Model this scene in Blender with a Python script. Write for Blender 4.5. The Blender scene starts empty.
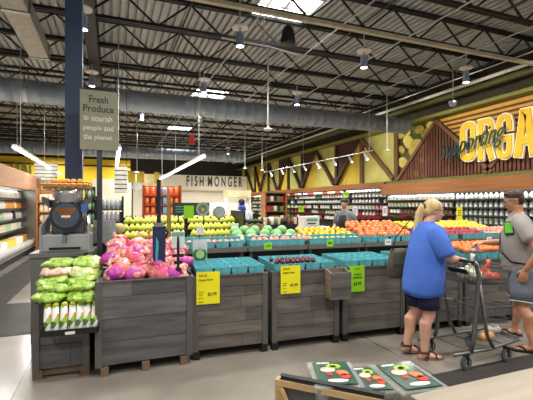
import bpy, math, random
from mathutils import Vector, Matrix
random.seed(7)
R = math.radians
PI = math.pi
SC = bpy.context.scene
COL = SC.collection

# ------------------------------------------------------------------ camera geometry (the place is laid out in metres)
ANG = R(21.55); SA, CA = math.sin(ANG), math.cos(ANG); F = 390.0; EYE = 1.62
def at(px, py, z):
    t = (px-266.5)/F
    return Vector((z*(SA+t*CA), z*(CA-t*SA), EYE-(py-204)*z/F))
def onfloor(px, py, h=0.0):
    z = F*(EYE-h)/(py-204); return at(px, py, z)
def on_x(px, X):
    t = (px-266.5)/F; z = X/(SA+t*CA); return z*(CA-t*SA), z
def on_y(px, Y):
    t = (px-266.5)/F; z = Y/(CA-t*SA); return z*(SA+t*CA), z
def hgt(py, z): return EYE-(py-204)*z/F

# ------------------------------------------------------------------ materials
def lin(c):
    return tuple(((v/255)/12.92 if v/255 <= .04045 else ((v/255+.055)/1.055)**2.4) for v in c)
MATS = {}
def mat(name, rgb, rough=.6, metal=0, var=.12, scale=8, bump=0, emit=0, trans=0, coat=0, island=0, rgb2=None, stretch=None, alpha=1, spec=.5):
    """A node material: base colour broken up by noise (and per piece), optional bump."""
    if name in MATS: return MATS[name]
    m = bpy.data.materials.new(name); m.use_nodes = True
    nt = m.node_tree; N = nt.nodes; L = nt.links
    b = N['Principled BSDF']
    b.inputs['Roughness'].default_value = rough; b.inputs['Metallic'].default_value = metal
    b.inputs['Specular IOR Level'].default_value = spec
    c1 = lin(rgb); c2 = lin(rgb2) if rgb2 else tuple(max(0, v*(1-var*2.2)) for v in c1)
    tc = N.new('ShaderNodeTexCoord'); mp = N.new('ShaderNodeMapping')
    if stretch: mp.inputs['Scale'].default_value = stretch
    L.new(tc.outputs['Object'], mp.inputs['Vector'])
    no = N.new('ShaderNodeTexNoise'); no.inputs['Scale'].default_value = scale; no.inputs['Detail'].default_value = 4
    L.new(mp.outputs['Vector'], no.inputs['Vector'])
    cr = N.new('ShaderNodeValToRGB'); cr.color_ramp.elements[0].position = .32; cr.color_ramp.elements[1].position = .68
    cr.color_ramp.elements[0].color = (*c2, 1); cr.color_ramp.elements[1].color = (*c1, 1)
    L.new(no.outputs['Fac'], cr.inputs['Fac'])
    out = cr.outputs['Color']
    if island:
        g = N.new('ShaderNodeNewGeometry'); mr = N.new('ShaderNodeMapRange')
        mr.inputs['To Min'].default_value = 1-island; mr.inputs['To Max'].default_value = 1+island*.6
        L.new(g.outputs['Random Per Island'], mr.inputs['Value'])
        mx = N.new('ShaderNodeMix'); mx.data_type = 'RGBA'; mx.blend_type = 'MULTIPLY'; mx.inputs['Factor'].default_value = 1
        L.new(out, mx.inputs['A']); L.new(mr.outputs['Result'], mx.inputs['B']); out = mx.outputs['Result']
    L.new(out, b.inputs['Base Color'])
    if bump:
        bp = N.new('ShaderNodeBump'); bp.inputs['Strength'].default_value = bump; bp.inputs['Distance'].default_value = .02
        L.new(no.outputs['Fac'], bp.inputs['Height']); L.new(bp.outputs['Normal'], b.inputs['Normal'])
    if emit:
        b.inputs['Emission Color'].default_value = (*c1, 1); b.inputs['Emission Strength'].default_value = emit
    if trans: b.inputs['Transmission Weight'].default_value = trans
    if coat: b.inputs['Coat Weight'].default_value = coat; b.inputs['Coat Roughness'].default_value = .1
    if alpha < 1: b.inputs['Alpha'].default_value = alpha
    MATS[name] = m
    return m

def bands(name, cols, axis='Z', scale=1.0, rough=.5, jitter=0):
    """Hard colour patches: noise/voronoi cells picked from a list of colours (printed wrappers, mixed goods)."""
    m = bpy.data.materials.new(name); m.use_nodes = True
    nt = m.node_tree; N = nt.nodes; L = nt.links; b = N['Principled BSDF']; b.inputs['Roughness'].default_value = rough
    tc = N.new('ShaderNodeTexCoord'); vo = N.new('ShaderNodeTexVoronoi'); vo.inputs['Scale'].default_value = scale
    L.new(tc.outputs['Object'], vo.inputs['Vector'])
    sp = N.new('ShaderNodeSeparateColor'); L.new(vo.outputs['Color'], sp.inputs['Color'])
    cr = N.new('ShaderNodeValToRGB'); cr.color_ramp.interpolation = 'CONSTANT'
    e = cr.color_ramp.elements
    e[0].position = 0; e[0].color = (*lin(cols[0]), 1)
    e[1].position = 1/len(cols); e[1].color = (*lin(cols[1]), 1)
    for i in range(2, len(cols)):
        k = e.new(i/len(cols)); k.color = (*lin(cols[i]), 1)
    L.new(sp.outputs[0], cr.inputs['Fac']); L.new(cr.outputs['Color'], b.inputs['Base Color'])
    return m

# ------------------------------------------------------------------ mesh collector
class MB:
    def __init__(s): s.v = []; s.f = []; s.m = []; s.mi = 0
    def _add(s, vs, fs):
        o = len(s.v); s.v += [tuple(v) for v in vs]; s.f += [tuple(i+o for i in f) for f in fs]; s.m += [s.mi]*len(fs); return s
    def box(s, c, d, rz=0, M=None, taper=1):
        x, y, z = d[0]/2, d[1]/2, d[2]/2; t = taper
        vs = [Vector(p) for p in ((-x*t,-y*t,-z),(x*t,-y*t,-z),(x*t,y*t,-z),(-x*t,y*t,-z),(-x,-y,z),(x,-y,z),(x,y,z),(-x,y,z))]
        if rz: vs = [Matrix.Rotation(rz, 3, 'Z') @ v for v in vs]
        if M is not None: vs = [M @ v for v in vs]
        c = Vector(c)
        return s._add([v+c for v in vs], ((3,2,1,0),(4,5,6,7),(0,1,5,4),(1,2,6,5),(2,3,7,6),(3,0,4,7)))
    def bb(s, a, b):
        return s.box([(a[i]+b[i])/2 for i in range(3)], [abs(b[i]-a[i]) for i in range(3)])
    def tube(s, pts, rad, n=8, side=None, cap=True):
        """Tube through points; rad: number, list, or list of (across, depth) pairs with SIDE the across direction."""
        pts = [Vector(p) for p in pts]; k = len(pts)
        if not isinstance(rad, (list, tuple)): rad = [rad]*k
        o = len(s.v); ref = Vector(side) if side else None
        for i, p in enumerate(pts):
            t = (pts[min(i+1, k-1)]-pts[max(i-1, 0)])
            t = t.normalized() if t.length > 1e-9 else Vector((0,0,1))
            if ref is None: ref = t.orthogonal()
            a = (ref-t*ref.dot(t))
            a = a.normalized() if a.length > 1e-6 else t.orthogonal().normalized()
            if not side: ref = a
            b = t.cross(a)
            ra, rb = rad[i] if isinstance(rad[i], (list, tuple)) else (rad[i], rad[i])
            for j in range(n):
                q = 2*PI*j/n
                s.v.append(tuple(p+a*ra*math.cos(q)+b*rb*math.sin(q)))
        for i in range(k-1):
            for j in range(n):
                j2 = (j+1) % n
                s.f.append((o+i*n+j, o+i*n+j2, o+(i+1)*n+j2, o+(i+1)*n+j)); s.m.append(s.mi)
        if cap:
            s.f.append(tuple(o+j for j in reversed(range(n)))); s.f.append(tuple(o+(k-1)*n+j for j in range(n))); s.m += [s.mi]*2
        return s
    def rod(s, a, b, r, n=8): return s.tube([a, b], r, n)
    def bar(s, a, b, w, d=None):
        """Square bar between two points."""
        a, b = Vector(a), Vector(b); t = (b-a); L_ = t.length; t.normalize()
        up = Vector((0,0,1)) if abs(t.z) < .9 else Vector((0,1,0))
        x = t.cross(up).normalized(); y = x.cross(t); d = d or w
        M = Matrix((x, t, y)).transposed()
        return s.box((a+b)/2, (w, L_, d), M=M)
    def ball(s, c, r, u=10, v=6, lump=0, M=None):
        if not isinstance(r, (list, tuple)): r = (r, r, r)
        c = Vector(c); vs = []; fs = []
        def pt(d):
            k = 1+(random.uniform(-lump, lump) if lump else 0)
            w = Vector((d[0]*r[0]*k, d[1]*r[1]*k, d[2]*r[2]*k))
            return c+(M @ w if M is not None else w)
        vs.append(pt((0,0,-1)))
        for i in range(1, v):
            th = -PI/2+PI*i/v
            for j in range(u):
                q = 2*PI*j/u; vs.append(pt((math.cos(th)*math.cos(q), math.cos(th)*math.sin(q), math.sin(th))))
        vs.append(pt((0,0,1))); top = len(vs)-1
        for j in range(u):
            fs.append((0, 1+(j+1) % u, 1+j)); b = 1+(v-2)*u; fs.append((top, b+j, b+(j+1) % u))
        for i in range(v-2):
            for j in range(u):
                a = 1+i*u; fs.append((a+j, a+(j+1) % u, a+u+(j+1) % u, a+u+j))
        return s._add(vs, fs)
    def lathe(s, prof, c=(0,0,0), n=12, cap=True):
        c = Vector(c); o = len(s.v)
        for r, z in prof:
            for j in range(n):
                q = 2*PI*j/n; s.v.append((c.x+r*math.cos(q), c.y+r*math.sin(q), c.z+z))
        for i in range(len(prof)-1):
            for j in range(n):
                j2 = (j+1) % n; s.f.append((o+i*n+j, o+i*n+j2, o+(i+1)*n+j2, o+(i+1)*n+j)); s.m.append(s.mi)
        if cap:
            s.f.append(tuple(o+j for j in reversed(range(n)))); k = o+(len(prof)-1)*n
            s.f.append(tuple(k+j for j in range(n))); s.m += [s.mi]*2
        return s
    def prism(s, poly, d):
        """Polygon (3-D points, in order) extruded by vector d."""
        poly = [Vector(p) for p in poly]; d = Vector(d); k = len(poly)
        nrm = Vector((0,0,0))
        for i in range(k): nrm += poly[i].cross(poly[(i+1) % k])
        if nrm.dot(d) > 0: poly.reverse()
        fs = [tuple(range(k)), tuple(reversed(range(k, 2*k)))]
        fs += [(i, k+i, k+(i+1) % k, (i+1) % k) for i in range(k)]
        fs = [tuple(reversed(f)) if n_ >= 2 else f for n_, f in enumerate(fs)]
        return s._add(poly+[p+d for p in poly], fs)
    def mesh(s, name, mats, smooth=False):
        me = bpy.data.meshes.new(name); me.from_pydata(s.v, [], s.f)
        for m in (mats if isinstance(mats, (list, tuple)) else [mats]): me.materials.append(m)
        if s.mi or any(s.m):
            me.polygons.foreach_set('material_index', s.m)
        me.polygons.foreach_set('use_smooth', [smooth]*len(s.f))
        me.update(); me.validate()
        return me
    def build(s, name, mats, parent=None, smooth=False, bevel=0, remesh=0, loc=None, rz=0, sub=0, smoothit=4, auto=None):
        o = bpy.data.objects.new(name, s.mesh(name, mats, smooth)); COL.objects.link(o)
        if parent is not None: o.parent = parent
        if loc is not None: o.location = loc
        if rz: o.rotation_euler = (0,0,rz)
        if remesh:
            k = o.modifiers.new('r', 'REMESH'); k.mode = 'VOXEL'; k.voxel_size = remesh; k.use_smooth_shade = True
            if smoothit:
                k = o.modifiers.new('s', 'SMOOTH'); k.iterations = smoothit; k.factor = .5
        if bevel:
            k = o.modifiers.new('b', 'BEVEL'); k.width = bevel; k.segments = 2; k.limit_method = 'ANGLE'; k.harden_normals = False
        if sub:
            k = o.modifiers.new('u', 'SUBSURF'); k.levels = sub; k.render_levels = sub
        return o

def bake(o):
    """Turn an object's modifiers into plain mesh so that copies can share it."""
    dg = bpy.context.evaluated_depsgraph_get(); dg.update()
    me = bpy.data.meshes.new_from_object(o.evaluated_get(dg)); o.modifiers.clear(); o.data = me
    return o

def tag(o, label=None, cat=None, group=None, kind=None):
    if label: o['label'] = label
    if cat: o['category'] = cat
    if group: o['group'] = group
    if kind: o['kind'] = kind
    return o
def thing(name, label, cat, loc=(0,0,0), rz=0, group=None):
    o = bpy.data.objects.new(name, None); COL.objects.link(o); o.location = loc; o.rotation_euler = (0,0,rz)
    o.empty_display_size = .1
    return tag(o, label, cat, group)
def dup(root, loc=None, rz=None, label=None, group=None):
    def cp(o, par):
        c = o.copy(); COL.objects.link(c)
        if par is not None: c.parent = par; c.matrix_parent_inverse = o.matrix_parent_inverse.copy()
        for ch in KIDS.get(o.name, ()): cp(ch, c)
        return c
    KIDS = {}
    for ob in root.children_recursive: KIDS.setdefault(ob.parent.name, []).append(ob)
    r = cp(root, None)
    if loc is not None: r.location = loc
    if rz is not None:
        if isinstance(rz, (list, tuple)): r.rotation_euler = rz
        else: r.rotation_euler = (0,0,rz)
    if label: r['label'] = label
    if group: r['group'] = group
    return r
def struct(mb, name, m, **k): return tag(mb.build(name, m, **k), kind='structure')

def text_mesh(txt, w, h, ext=.004, off=0, m=None, name='lettering', res=3):
    """Lettering fitted into w x h, centred at the origin of its own x/y plane, facing +z."""
    cu = bpy.data.curves.new(name, 'FONT'); cu.body = txt; cu.extrude = ext; cu.offset = off; cu.resolution_u = res
    cu.align_x = 'LEFT'
    o = bpy.data.objects.new(name, cu); COL.objects.link(o)
    dg = bpy.context.evaluated_depsgraph_get(); dg.update()
    me = bpy.data.meshes.new_from_object(o.evaluated_get(dg)); bpy.data.objects.remove(o); bpy.data.curves.remove(cu)
    xs = [v.co.x for v in me.vertices]; ys = [v.co.y for v in me.vertices]
    x0, x1, y0, y1 = min(xs), max(xs), min(ys), max(ys)
    for v in me.vertices:
        v.co.x = ((v.co.x-x0)/(x1-x0)-.5)*w; v.co.y = ((v.co.y-y0)/(y1-y0)-.5)*h
    me.name = name; me.materials.clear()
    if m: me.materials.append(m)
    return me
def put_text(txt, w, h, loc, rot, m, parent=None, ext=.003, off=0, name='lettering'):
    o = bpy.data.objects.new(name, text_mesh(txt, w, h, ext, off, m, name)); COL.objects.link(o)
    o.location = loc; o.rotation_euler = rot
    if parent is not None: o.parent = parent
    return o
FACE_Y = (PI/2, 0, 0)            # lettering that faces -Y (towards the camera)
FACE_X = (PI/2, 0, -PI/2)        # lettering on the long wall, facing -X

# shared materials
DARK = mat('charcoal_steel', (38,38,40), .5, .3)
BLACK = mat('black_plastic', (20,20,21), .45)
STEEL = mat('brushed_steel', (165,168,170), .32, .9, .05, 4)
GALV = mat('galvanised_steel', (146,156,166), .34, .35, .06, 3)
POST = mat('grey_painted_steel', (98,95,91), .5, .15, .06)
WHITE = mat('white_plastic', (235,235,232), .5, 0, .03)
PAPER = mat('white_paper', (238,238,232), .8, 0, .03)
YELLOW = mat('yellow_paper', (240,232,20), .8, 0, .02)
LIME = mat('lime_paper', (150,215,20), .8, 0, .02)
RED = mat('red_print', (200,40,30), .7)
INK = mat('black_print', (25,28,30), .7)
PLANK = mat('weathered_grey_planks', (114,107,99), .8, 0, .2, 3, .2, island=.36, rgb2=(72,69,66), stretch=(.5,1,4))
PLANKD = mat('dark_weathered_planks', (106,104,102), .8, 0, .2, 2.2, .15, island=.3, rgb2=(72,72,72), stretch=(.5,1,4))
PINE = mat('pine_board', (205,172,122), .6, 0, .12, 6, .1, stretch=(.3,1,6))
WOOD = mat('warm_wood_panel', (172,112,62), .5, 0, .14, 3, .05, rgb2=(140,84,44), stretch=(1,.3,6))
TEAL = mat('teal_pulp', (108,188,196), .85, 0, .12, 14, .2, rgb2=(76,158,168))
# ================================================================== THE SETTING
XW, XH = 12.5, 12.2            # mural plane and case-header face of the long wall
DECK, CHORD = 6.62, 5.9
# floor: polished concrete with saw-cut joints
fm = mat('polished_concrete', (150,143,132), .2, 0, .1, 1.1, 0, rgb2=(124,117,107))
def add_joints(m):
    nt = m.node_tree; N = nt.nodes; L = nt.links; b = N['Principled BSDF']; src = b.inputs['Base Color'].links[0].from_socket
    g = N.new('ShaderNodeNewGeometry'); sx = N.new('ShaderNodeSeparateXYZ'); L.new(g.outputs['Position'], sx.inputs[0]); last = None
    for ax, off in (('X', .78), ('Y', -2.86)):
        a = N.new('ShaderNodeMath'); a.operation = 'ADD'; a.inputs[1].default_value = off+36.2; L.new(sx.outputs[ax], a.inputs[0])
        p = N.new('ShaderNodeMath'); p.operation = 'PINGPONG'; p.inputs[1].default_value = 1.81; L.new(a.outputs[0], p.inputs[0])
        c = N.new('ShaderNodeMath'); c.operation = 'LESS_THAN'; c.inputs[1].default_value = .006; L.new(p.outputs[0], c.inputs[0])
        if last is None: last = c
        else:
            k = N.new('ShaderNodeMath'); k.operation = 'MAXIMUM'; L.new(last.outputs[0], k.inputs[0]); L.new(c.outputs[0], k.inputs[1]); last = k
    mx = N.new('ShaderNodeMix'); mx.data_type = 'RGBA'; L.new(last.outputs[0], mx.inputs['Factor']); L.new(src, mx.inputs['A'])
    mx.inputs['B'].default_value = (*lin((70,67,62)), 1); L.new(mx.outputs['Result'], b.inputs['Base Color'])
add_joints(fm)
struct(MB().bb((-15,-3,-.1), (14.5,40,0)), 'floor', fm)
fd = mat('dark_concrete', (66,63,60), .5, 0, .12, 1.4, rgb2=(54,52,50), spec=.12)
struct(MB().bb((-2.3,5.6,0), (-.6,7.4,.003)), 'floor_inlay', fd)
struct(MB().bb((-2.3,7.4,0), (-1.6,24,.003)), 'floor_inlay', fd)
struct(MB().bb((2.5,1.0,0), (9,2.86,.003)), 'floor_inlay', fd)  # thin darker slab over the floor towards the near table

# ceiling: ribbed steel deck with skylight openings
deckm = mat('ribbed_steel_deck', (188,188,185), .6, .1, .08, .6)
SKY = [(8.4,9.9), (16.8,18.3), (25.2,26.7)]; SX0, SX1 = 3.35, 4.9
mb = MB()
x = -15.0; pitch = .2
def rib_strip(mb, x, y0, y1):
    p = [(x,0), (x+.11,0), (x+.125,.1), (x+.185,.1), (x+.2,0)]
    o = len(mb.v)
    for q, h in p: mb.v += [(q,y0,DECK+h), (q,y1,DECK+h)]
    for i in range(4): mb.f.append((o+2*i, o+2*i+1, o+2*i+3, o+2*i+2)); mb.m.append(0)
while x < 12.9:
    if SX0-.15 < x < SX1:
        ys = [-3]+[v for s in SKY for v in s]+[40]
        for a, b in zip(ys[::2], ys[1::2]): rib_strip(mb, x, a, b)
    else: rib_strip(mb, x, -3, 40)
    x += pitch
struct(mb, 'ceiling', deckm)
# open-web joists running across, one girder along the column line
jm = mat('black_painted_joist', (36,34,33), .55, .2)
mb = MB()
for h in (DECK-.04, CHORD):
    for dx in (-.045, .045): mb.bb((-15,dx-.03,h-.035), (12.6,dx+.03,h+.035))
x = -15.0; up = True
while x < 12:
    mb.bar((x,0,CHORD if up else DECK-.05), (x+.8,0,DECK-.05 if up else CHORD), .04); x += .8; up = not up
jmesh = mb.mesh('joist', jm)
y = 2.9
while y < 38:
    o = bpy.data.objects.new('ceiling_joist', jmesh); COL.objects.link(o); o.location = (0,y,0); o['kind'] = 'structure'
    y += 1.7
struct(MB().bb((-.62,-3,5.55), (-.34,38,5.6)).bb((-.62,-3,6.3), (-.34,38,6.36)).bb((-.51,-3,5.6), (-.45,38,6.3)), 'ceiling_girder', jm)
mb = MB()
for bx in (-6,-3.2,1.6,5.6,8.2,10.8): mb.rod((bx,-2,CHORD+.06), (bx,38,CHORD+.06), .022, 5)
struct(mb, 'ceiling_bridging_rods', jm)
cm = mat('white_conduit', (205,205,200), .5, .1)
mb = MB()
for bx, bh in ((3.0,5.75), (5.0,5.8), (6.8,5.75), (9.2,5.8), (10.2,5.6), (11.3,5.7)): mb.rod((bx,2,bh), (bx,37,bh), .018, 5)
struct(mb, 'ceiling_conduit', cm)

sky_m = mat('daylight_panel', (250,252,255), .4, 0, .01, emit=6)
fr_m = mat('skylight_curb', (225,225,220), .5)
for i, (a, b) in enumerate(SKY):
    lb = ['skylight of four bright panes above the hanging black loudspeaker', 'bright skylight just above the large round duct', 'small far skylight seen beneath the round duct'][i]
    t = thing('skylight', lb, 'skylight', ((SX0+SX1)/2,(a+b)/2,DECK), 0, 'skylights in the metal deck')
    w, d = (SX1-SX0)/2, (b-a)/2; f = MB()
    for s in (-1,1):
        f.bb((s*w,-d,0), (s*(w-.05),d,.22)); f.bb((-w,s*d,0), (w,s*(d-.05),.22))
    f.bb((-.03,-d,.03), (.03,d,.1)).bb((-w,-.03,.03), (w,.03,.1)); f.build('frame', fr_m, t)
    for sx in (-1,1):
        for sy in (-1,1): MB().bb((sx*.04,sy*.04,.1), (sx*(w-.06),sy*(d-.06),.13)).build('pane', sky_m, t)

# walls
wm = mat('dark_upper_wall', (52,50,48), .8); ym = mat('yellow_wall_paint', (234,196,40), .7, 0, .05, 1)
cream = mat('cream_wall_panel', (232,224,204), .7, 0, .04, 1)
struct(MB().bb((-15,39,0), (14,39.2,6.8)), 'wall_back', wm)
struct(MB().bb((XW+.05,4.0,0), (XW+.3,39,6.8)), 'wall_right', mat('olive_wall', (60,56,34), .7))
struct(MB().bb((-15,-3,0), (-14.8,39,6.8)), 'wall_left', mat('pale_wall', (200,194,180), .8))
yw = struct(MB().bb((-14.7,29.8,0), (1.2,30,4.75)), 'wall_yellow', ym)
MB().bb((-14.7,29.74,4.25), (1.2,29.8,4.34)).build('trim', jm, yw)
wf = struct(MB().bb((1.25,26.8,0), (9.05,27,3.6)), 'wall_fishmonger', cream)
put_text('DAI', 1.15, .78, (on_y(21.5,29.8)[0],29.7,hgt(168,on_y(21.5,29.8)[1])), FACE_Y, mat('dark_green_print', (120,122,60), .7), yw, .02, .0)
zz = on_y(215,26.8)
put_text('F I S H  M O N G E R', on_y(242,26.8)[0]-on_y(186.5,26.8)[0], .72, ((on_y(242,26.8)[0]+on_y(186.5,26.8)[0])/2,26.75,hgt(181.5,zz[1])), FACE_Y, mat('charcoal_print', (84,78,68), .7), wf, .02, .015)
# painted fish-counter front and lower cream boards
MB().bb((1.4,26.6,2.5), (8.4,26.8,2.55)).build('trim', mat('tan_ledge', (190,170,130), .6), wf)
# ---- the long wall: mural, timber trusses, header
def wpt(px, fr, dx=0):
    Y, z = on_x(px, XW); b = 2.68; return Vector((XW-dx, Y, b+(5.1-b)*fr))
def wslab(polys, name, m, depth=.05, dx=.02):
    mb = MB()
    for p in polys: mb.prism([wpt(a, f, dx) for a, f in p], (-depth,0,0))
    return struct(mb, name, m)
olive = mat('olive_green_panel', (206,200,116), .75, 0, .1, 1.2, rgb2=(180,174,92))
must = mat('mustard_panel', (216,186,62), .75, 0, .1, 1.5, rgb2=(190,162,50))
brownp = mat('dark_brown_panel', (84,44,30), .7, 0, .2, 3, stretch=(1,6,1))
truss = mat('dark_timber', (74,48,32), .65, 0, .18, 4, stretch=(1,1,.3))
trussl = mat('brown_timber', (118,84,52), .65, 0, .15, 4)
W4 = lambda a, b: [(a,0), (b,0), (b,1), (a,1)]
wslab([W4(362,399), W4(318,338), W4(290,304), W4(270,280), W4(243,256)], 'wall_panel_olive', olive)
wslab([W4(338,362), W4(304,318), W4(256,270), W4(280,290)], 'wall_panel_mustard', must)
wslab([[(338,.1), (338,1), (360,1)], [(304,.0), (304,1), (317,1)], [(280,.1), (280,1), (289,1)]], 'wall_panel_brown', brownp, .04, .075)
for a in (399,364,338.5,304,290,270,256.5,247):
    p, q = wpt(a, 0, .1), wpt(a, 1, .1); w = .26
    struct(MB().bar(p, q, .2, w), 'wall_post', trussl if a in (399,364) else truss)
for a, fa, b, fb in ((366,.95,397,.05), (361,.97,339,.05), (319,.97,337,.05), (317,.97,305,.05), (291,.97,303,.05), (289,.95,281,.05), (271,.97,279,.05), (269,.95,262,.05), (257,.95,262,.05), (248,.95,255,.05)):
    struct(MB().bar(wpt(a, fa, .22), wpt(b, fb, .22), .14, .2), 'wall_brace', trussl if a == 366 else truss)
# potato mural, orange stripes, red-brown slatted gables
pot_bg = mat('mural_green_shade', (96,98,40), .8, 0, .2, 2)
wslab([W4(399.5,540)], 'wall_panel_mural', pot_bg, .03, .0)
pm = mat('mural_potato_yellow', (226,212,112), .7, 0, .12, 2, rgb2=(180,160,70), island=.3)
mb = MB()
for px, fr, rr, ra in ((404,.35,.42,.3), (410,.72,.5,.75), (420,.58,.62,.45), (408,.12,.4,.1), (415,.30,.38,.8), (428,.78,.45,.5), (402,.9,.36,.2), (421,.9,.34,.1), (432,.93,.3,.2), (414,.52,.34,.9), (424,.34,.3,.2), (403,.6,.3,.5), (409,.93,.3,1.0), (428,.6,.28,.3), (418,.12,.3,.4)):
    c = wpt(px, fr, .03); c.x = XW-.06
    M = Matrix.Rotation(ra, 3, 'X'); c.x -= random.uniform(0,.05); mb.ball(c, (.05, rr*.85, rr*.58), 12, 7, .03, M)
struct(mb, 'wall_mural_potato', pm, smooth=True)
st_y = mat('mural_orange', (216,166,70), .7, 0, .06); st_b = mat('mural_brown_line', (110,62,24), .7)
wslab([[(440,.99), (541,1), (541,.05), (500,.05)]], 'wall_panel_orange', st_y, .04, .03)
mb = MB()
for i in range(13):
    fr = .06+i*.072; a = 441+max(0, (.98-fr))*55
    A, B = wpt(a, fr, .075), wpt(541, fr, .075); mb.bar(A, B, .04, .075)
struct(mb, 'wall_stripes', st_b)
red = mat('red_brown_slats', (116,68,48), .65, 0, .15, 4, island=.25); redd = mat('dark_slat_gap', (50,24,18), .8)
def gable(a, c, b, top, pxs):
    wslab([[(a,.02), (b,.02), (c,top)]], 'wall_gable', redd, .04, .09)
    mb = MB()
    Ya, Yb, Yc = wpt(a,0).y, wpt(b,0).y, wpt(c,0).y
    y = Yb+.08
    while y < Ya-.05:
        fr = .02+(top-.02)*((y-Yb)/(Yc-Yb) if y < Yc else (Ya-y)/(Ya-Yc))
        if fr > .06: mb.bb((XW-.19,y-.045,2.68+.04), (XW-.13,y+.045,2.68+2.42*fr))
        y += .15
    struct(mb, 'wall_gable_slats', red)
    struct(MB().bar(wpt(a,.02,.2), wpt(c,top,.2), .1, .14).bar(wpt(b,.02,.2), wpt(c,top,.2), .1, .14), 'wall_gable_trim', trussl)
gable(401, 440, 496, .97, None)
gable(489, 545, 600, .75, None)
# green soffit trims above the mural
struct(MB().bb((XW-.5,4.0,5.12), (XW+.05,39,5.24)), 'trim_1', mat('olive_trim', (132,128,56), .7))
struct(MB().bb((XW-.7,4.0,5.62), (XW-.5,39,5.78)), 'trim_2', mat('olive_trim_dark', (96,94,50), .7))
struct(MB().bb((XW-.2,4.0,2.58), (XW+.05,39,2.7)), 'trim_3', mat('green_ledge', (110,112,52), .7))
# sign: ORGA... with script
orgm = mat('sign_yellow', (232,188,30), .6, 0, .03); edge = mat('sign_cream_edge', (250,240,205), .5, 0, .02)
sg = thing('wall_sign', 'huge yellow and cream raised letters with dark green script across them', 'sign', (XW-.25, wpt(500,0).y, 3.2))
org = sg.location.copy()
def stroke(mb, pts, w, z0, z1, closed=False):
    """flat stroke of width w along a polyline (x, y), mitred, from depth z0 to z1"""
    k = len(pts); P_ = [Vector((p[0], p[1])) for p in pts]; lo = []; hi = []
    for i in range(k):
        a = P_[i-1] if (i > 0 or closed) else None; b = P_[(i+1) % k] if (i < k-1 or closed) else None
        d1 = (P_[i]-a).normalized() if a is not None else None; d2 = (b-P_[i]).normalized() if b is not None else None
        d1 = d1 or d2; d2 = d2 or d1
        n1 = Vector((-d1.y, d1.x)); n2 = Vector((-d2.y, d2.x)); m_ = (n1+n2).normalized(); q_ = w/2/max(.45, m_.dot(n1))
        e = Vector((0,0))
        if not closed and i == 0: e = -d2*w*.5
        if not closed and i == k-1: e = d1*w*.5
        lo.append(P_[i]-m_*q_+e); hi.append(P_[i]+m_*q_+e)
    for i in range(k if closed else k-1):
        j = (i+1) % k
        mb.prism([(*lo[i],z0), (*lo[j],z0), (*hi[j],z0), (*hi[i],z0)], (0,0,z1-z0))
def oval(w, h, c):
    a, b = w/2, h/2; pts = []
    for sx, sy, q0 in ((1,1,0),(-1,1,1),(-1,-1,2),(1,-1,3)):
        for k in range(4):
            q_ = PI/2*(q0+k/3); pts.append((sx*(a-c)+c*math.cos(q_), sy*(b-c)+c*math.sin(q_)))
    return pts
def glyph(ch, w, h):
    if ch == 'O': return [(oval(w,h,w*.42), True)]
    if ch == 'R': return [([(-w/2,-h/2), (-w/2,h/2), (w*.2,h/2), (w*.42,h*.43), (w/2,h*.33), (w/2,h*.17), (w*.42,h*.06), (w*.2,0), (-w*.45,0)], False), ([(w*.05,0), (w/2,-h/2)], False)]
    if ch == 'G': return [([(w/2,h*.2), (w/2,h*.32), (w*.38,h*.45), (w*.1,h/2), (-w*.1,h/2), (-w*.38,h*.45), (-w/2,h*.32), (-w/2,-h*.32), (-w*.38,-h*.45), (-w*.1,-h/2), (w*.1,-h/2), (w*.38,-h*.45), (w/2,-h*.32), (w/2,-h*.05), (w*.12,-h*.05)], False)]
    return [([(-w/2,-h/2), (-w*.12,h/2), (w*.12,h/2), (w/2,-h/2)], False), ([(-w*.3,-h*.2), (w*.3,-h*.2)], False)]
def letter(ch, a, b, h0, h1):
    Xs = XW-.3
    Y0, z0 = on_x(a, Xs); Y1, z1 = on_x(b, Xs); w = Y0-Y1
    sw = min(.42, w*.40)
    c = Vector((Xs, (Y0+Y1)/2, (h0+h1)/2))-org
    for nm, m, ww, za, zb in (('letter_edge', edge, sw, -.04, .04), ('letter', orgm, sw-.10, .04, .08)):
        mb = MB()
        for gi, (pts, cl) in enumerate(glyph(ch, w-sw, h1-h0-sw)): stroke(mb, pts, ww, za-.004*gi, zb-.004*gi, cl)
        o = mb.build(nm, m, sg); o.location = c; o.rotation_euler = FACE_X
def hh_(py, px): return hgt(py, on_x(px, XW-.3)[1])
letter('O', 460.5, 478, hh_(162,469), hh_(121,469)); letter('R', 478.5, 496, hh_(161,487), hh_(117.5,487)); letter('G', 496.5, 514.5, hh_(160,505), hh_(113,505)); letter('A', 514.5, 540, hh_(157.5,526), hh_(107.5,526))
scm = mat('sign_dark_green', (22,70,66), .45)
sa, sz_ = on_x(436,XW-.5); sb, sz2 = on_x(511,XW-.5)
c0 = Vector((XW-.5, (sa+sb)/2, (hgt(150,sz_)+hgt(137,sz2))/2))-org
so = put_text('Supporting', sa-sb-.5, .85, c0, (PI/2, R(-7), -PI/2), scm, sg, .02, -.003, 'script_lettering')
for v in so.data.vertices: v.co.x += v.co.y*.45; v.co.y += (v.co.x)*.03
# case headers along the wall (far one is higher)
Yj = on_x(384, XH)[0]
hm = mat('honey_wood_header', (156,102,56), .5, 0, .14, 2.5, rgb2=(128,80,42), stretch=(1,.25,5))
struct(MB().bb((XH-.15,3.8,2.08), (XH+.3,Yj,2.56)), 'header_1', hm)
struct(MB().bb((XH,Yj,2.42), (XH+.3,37,2.7)), 'header_2', hm)
struct(MB().bb((XH-.2,3.8,2.04), (XH-.05,Yj,2.08)), 'trim_4', POST)
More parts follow.
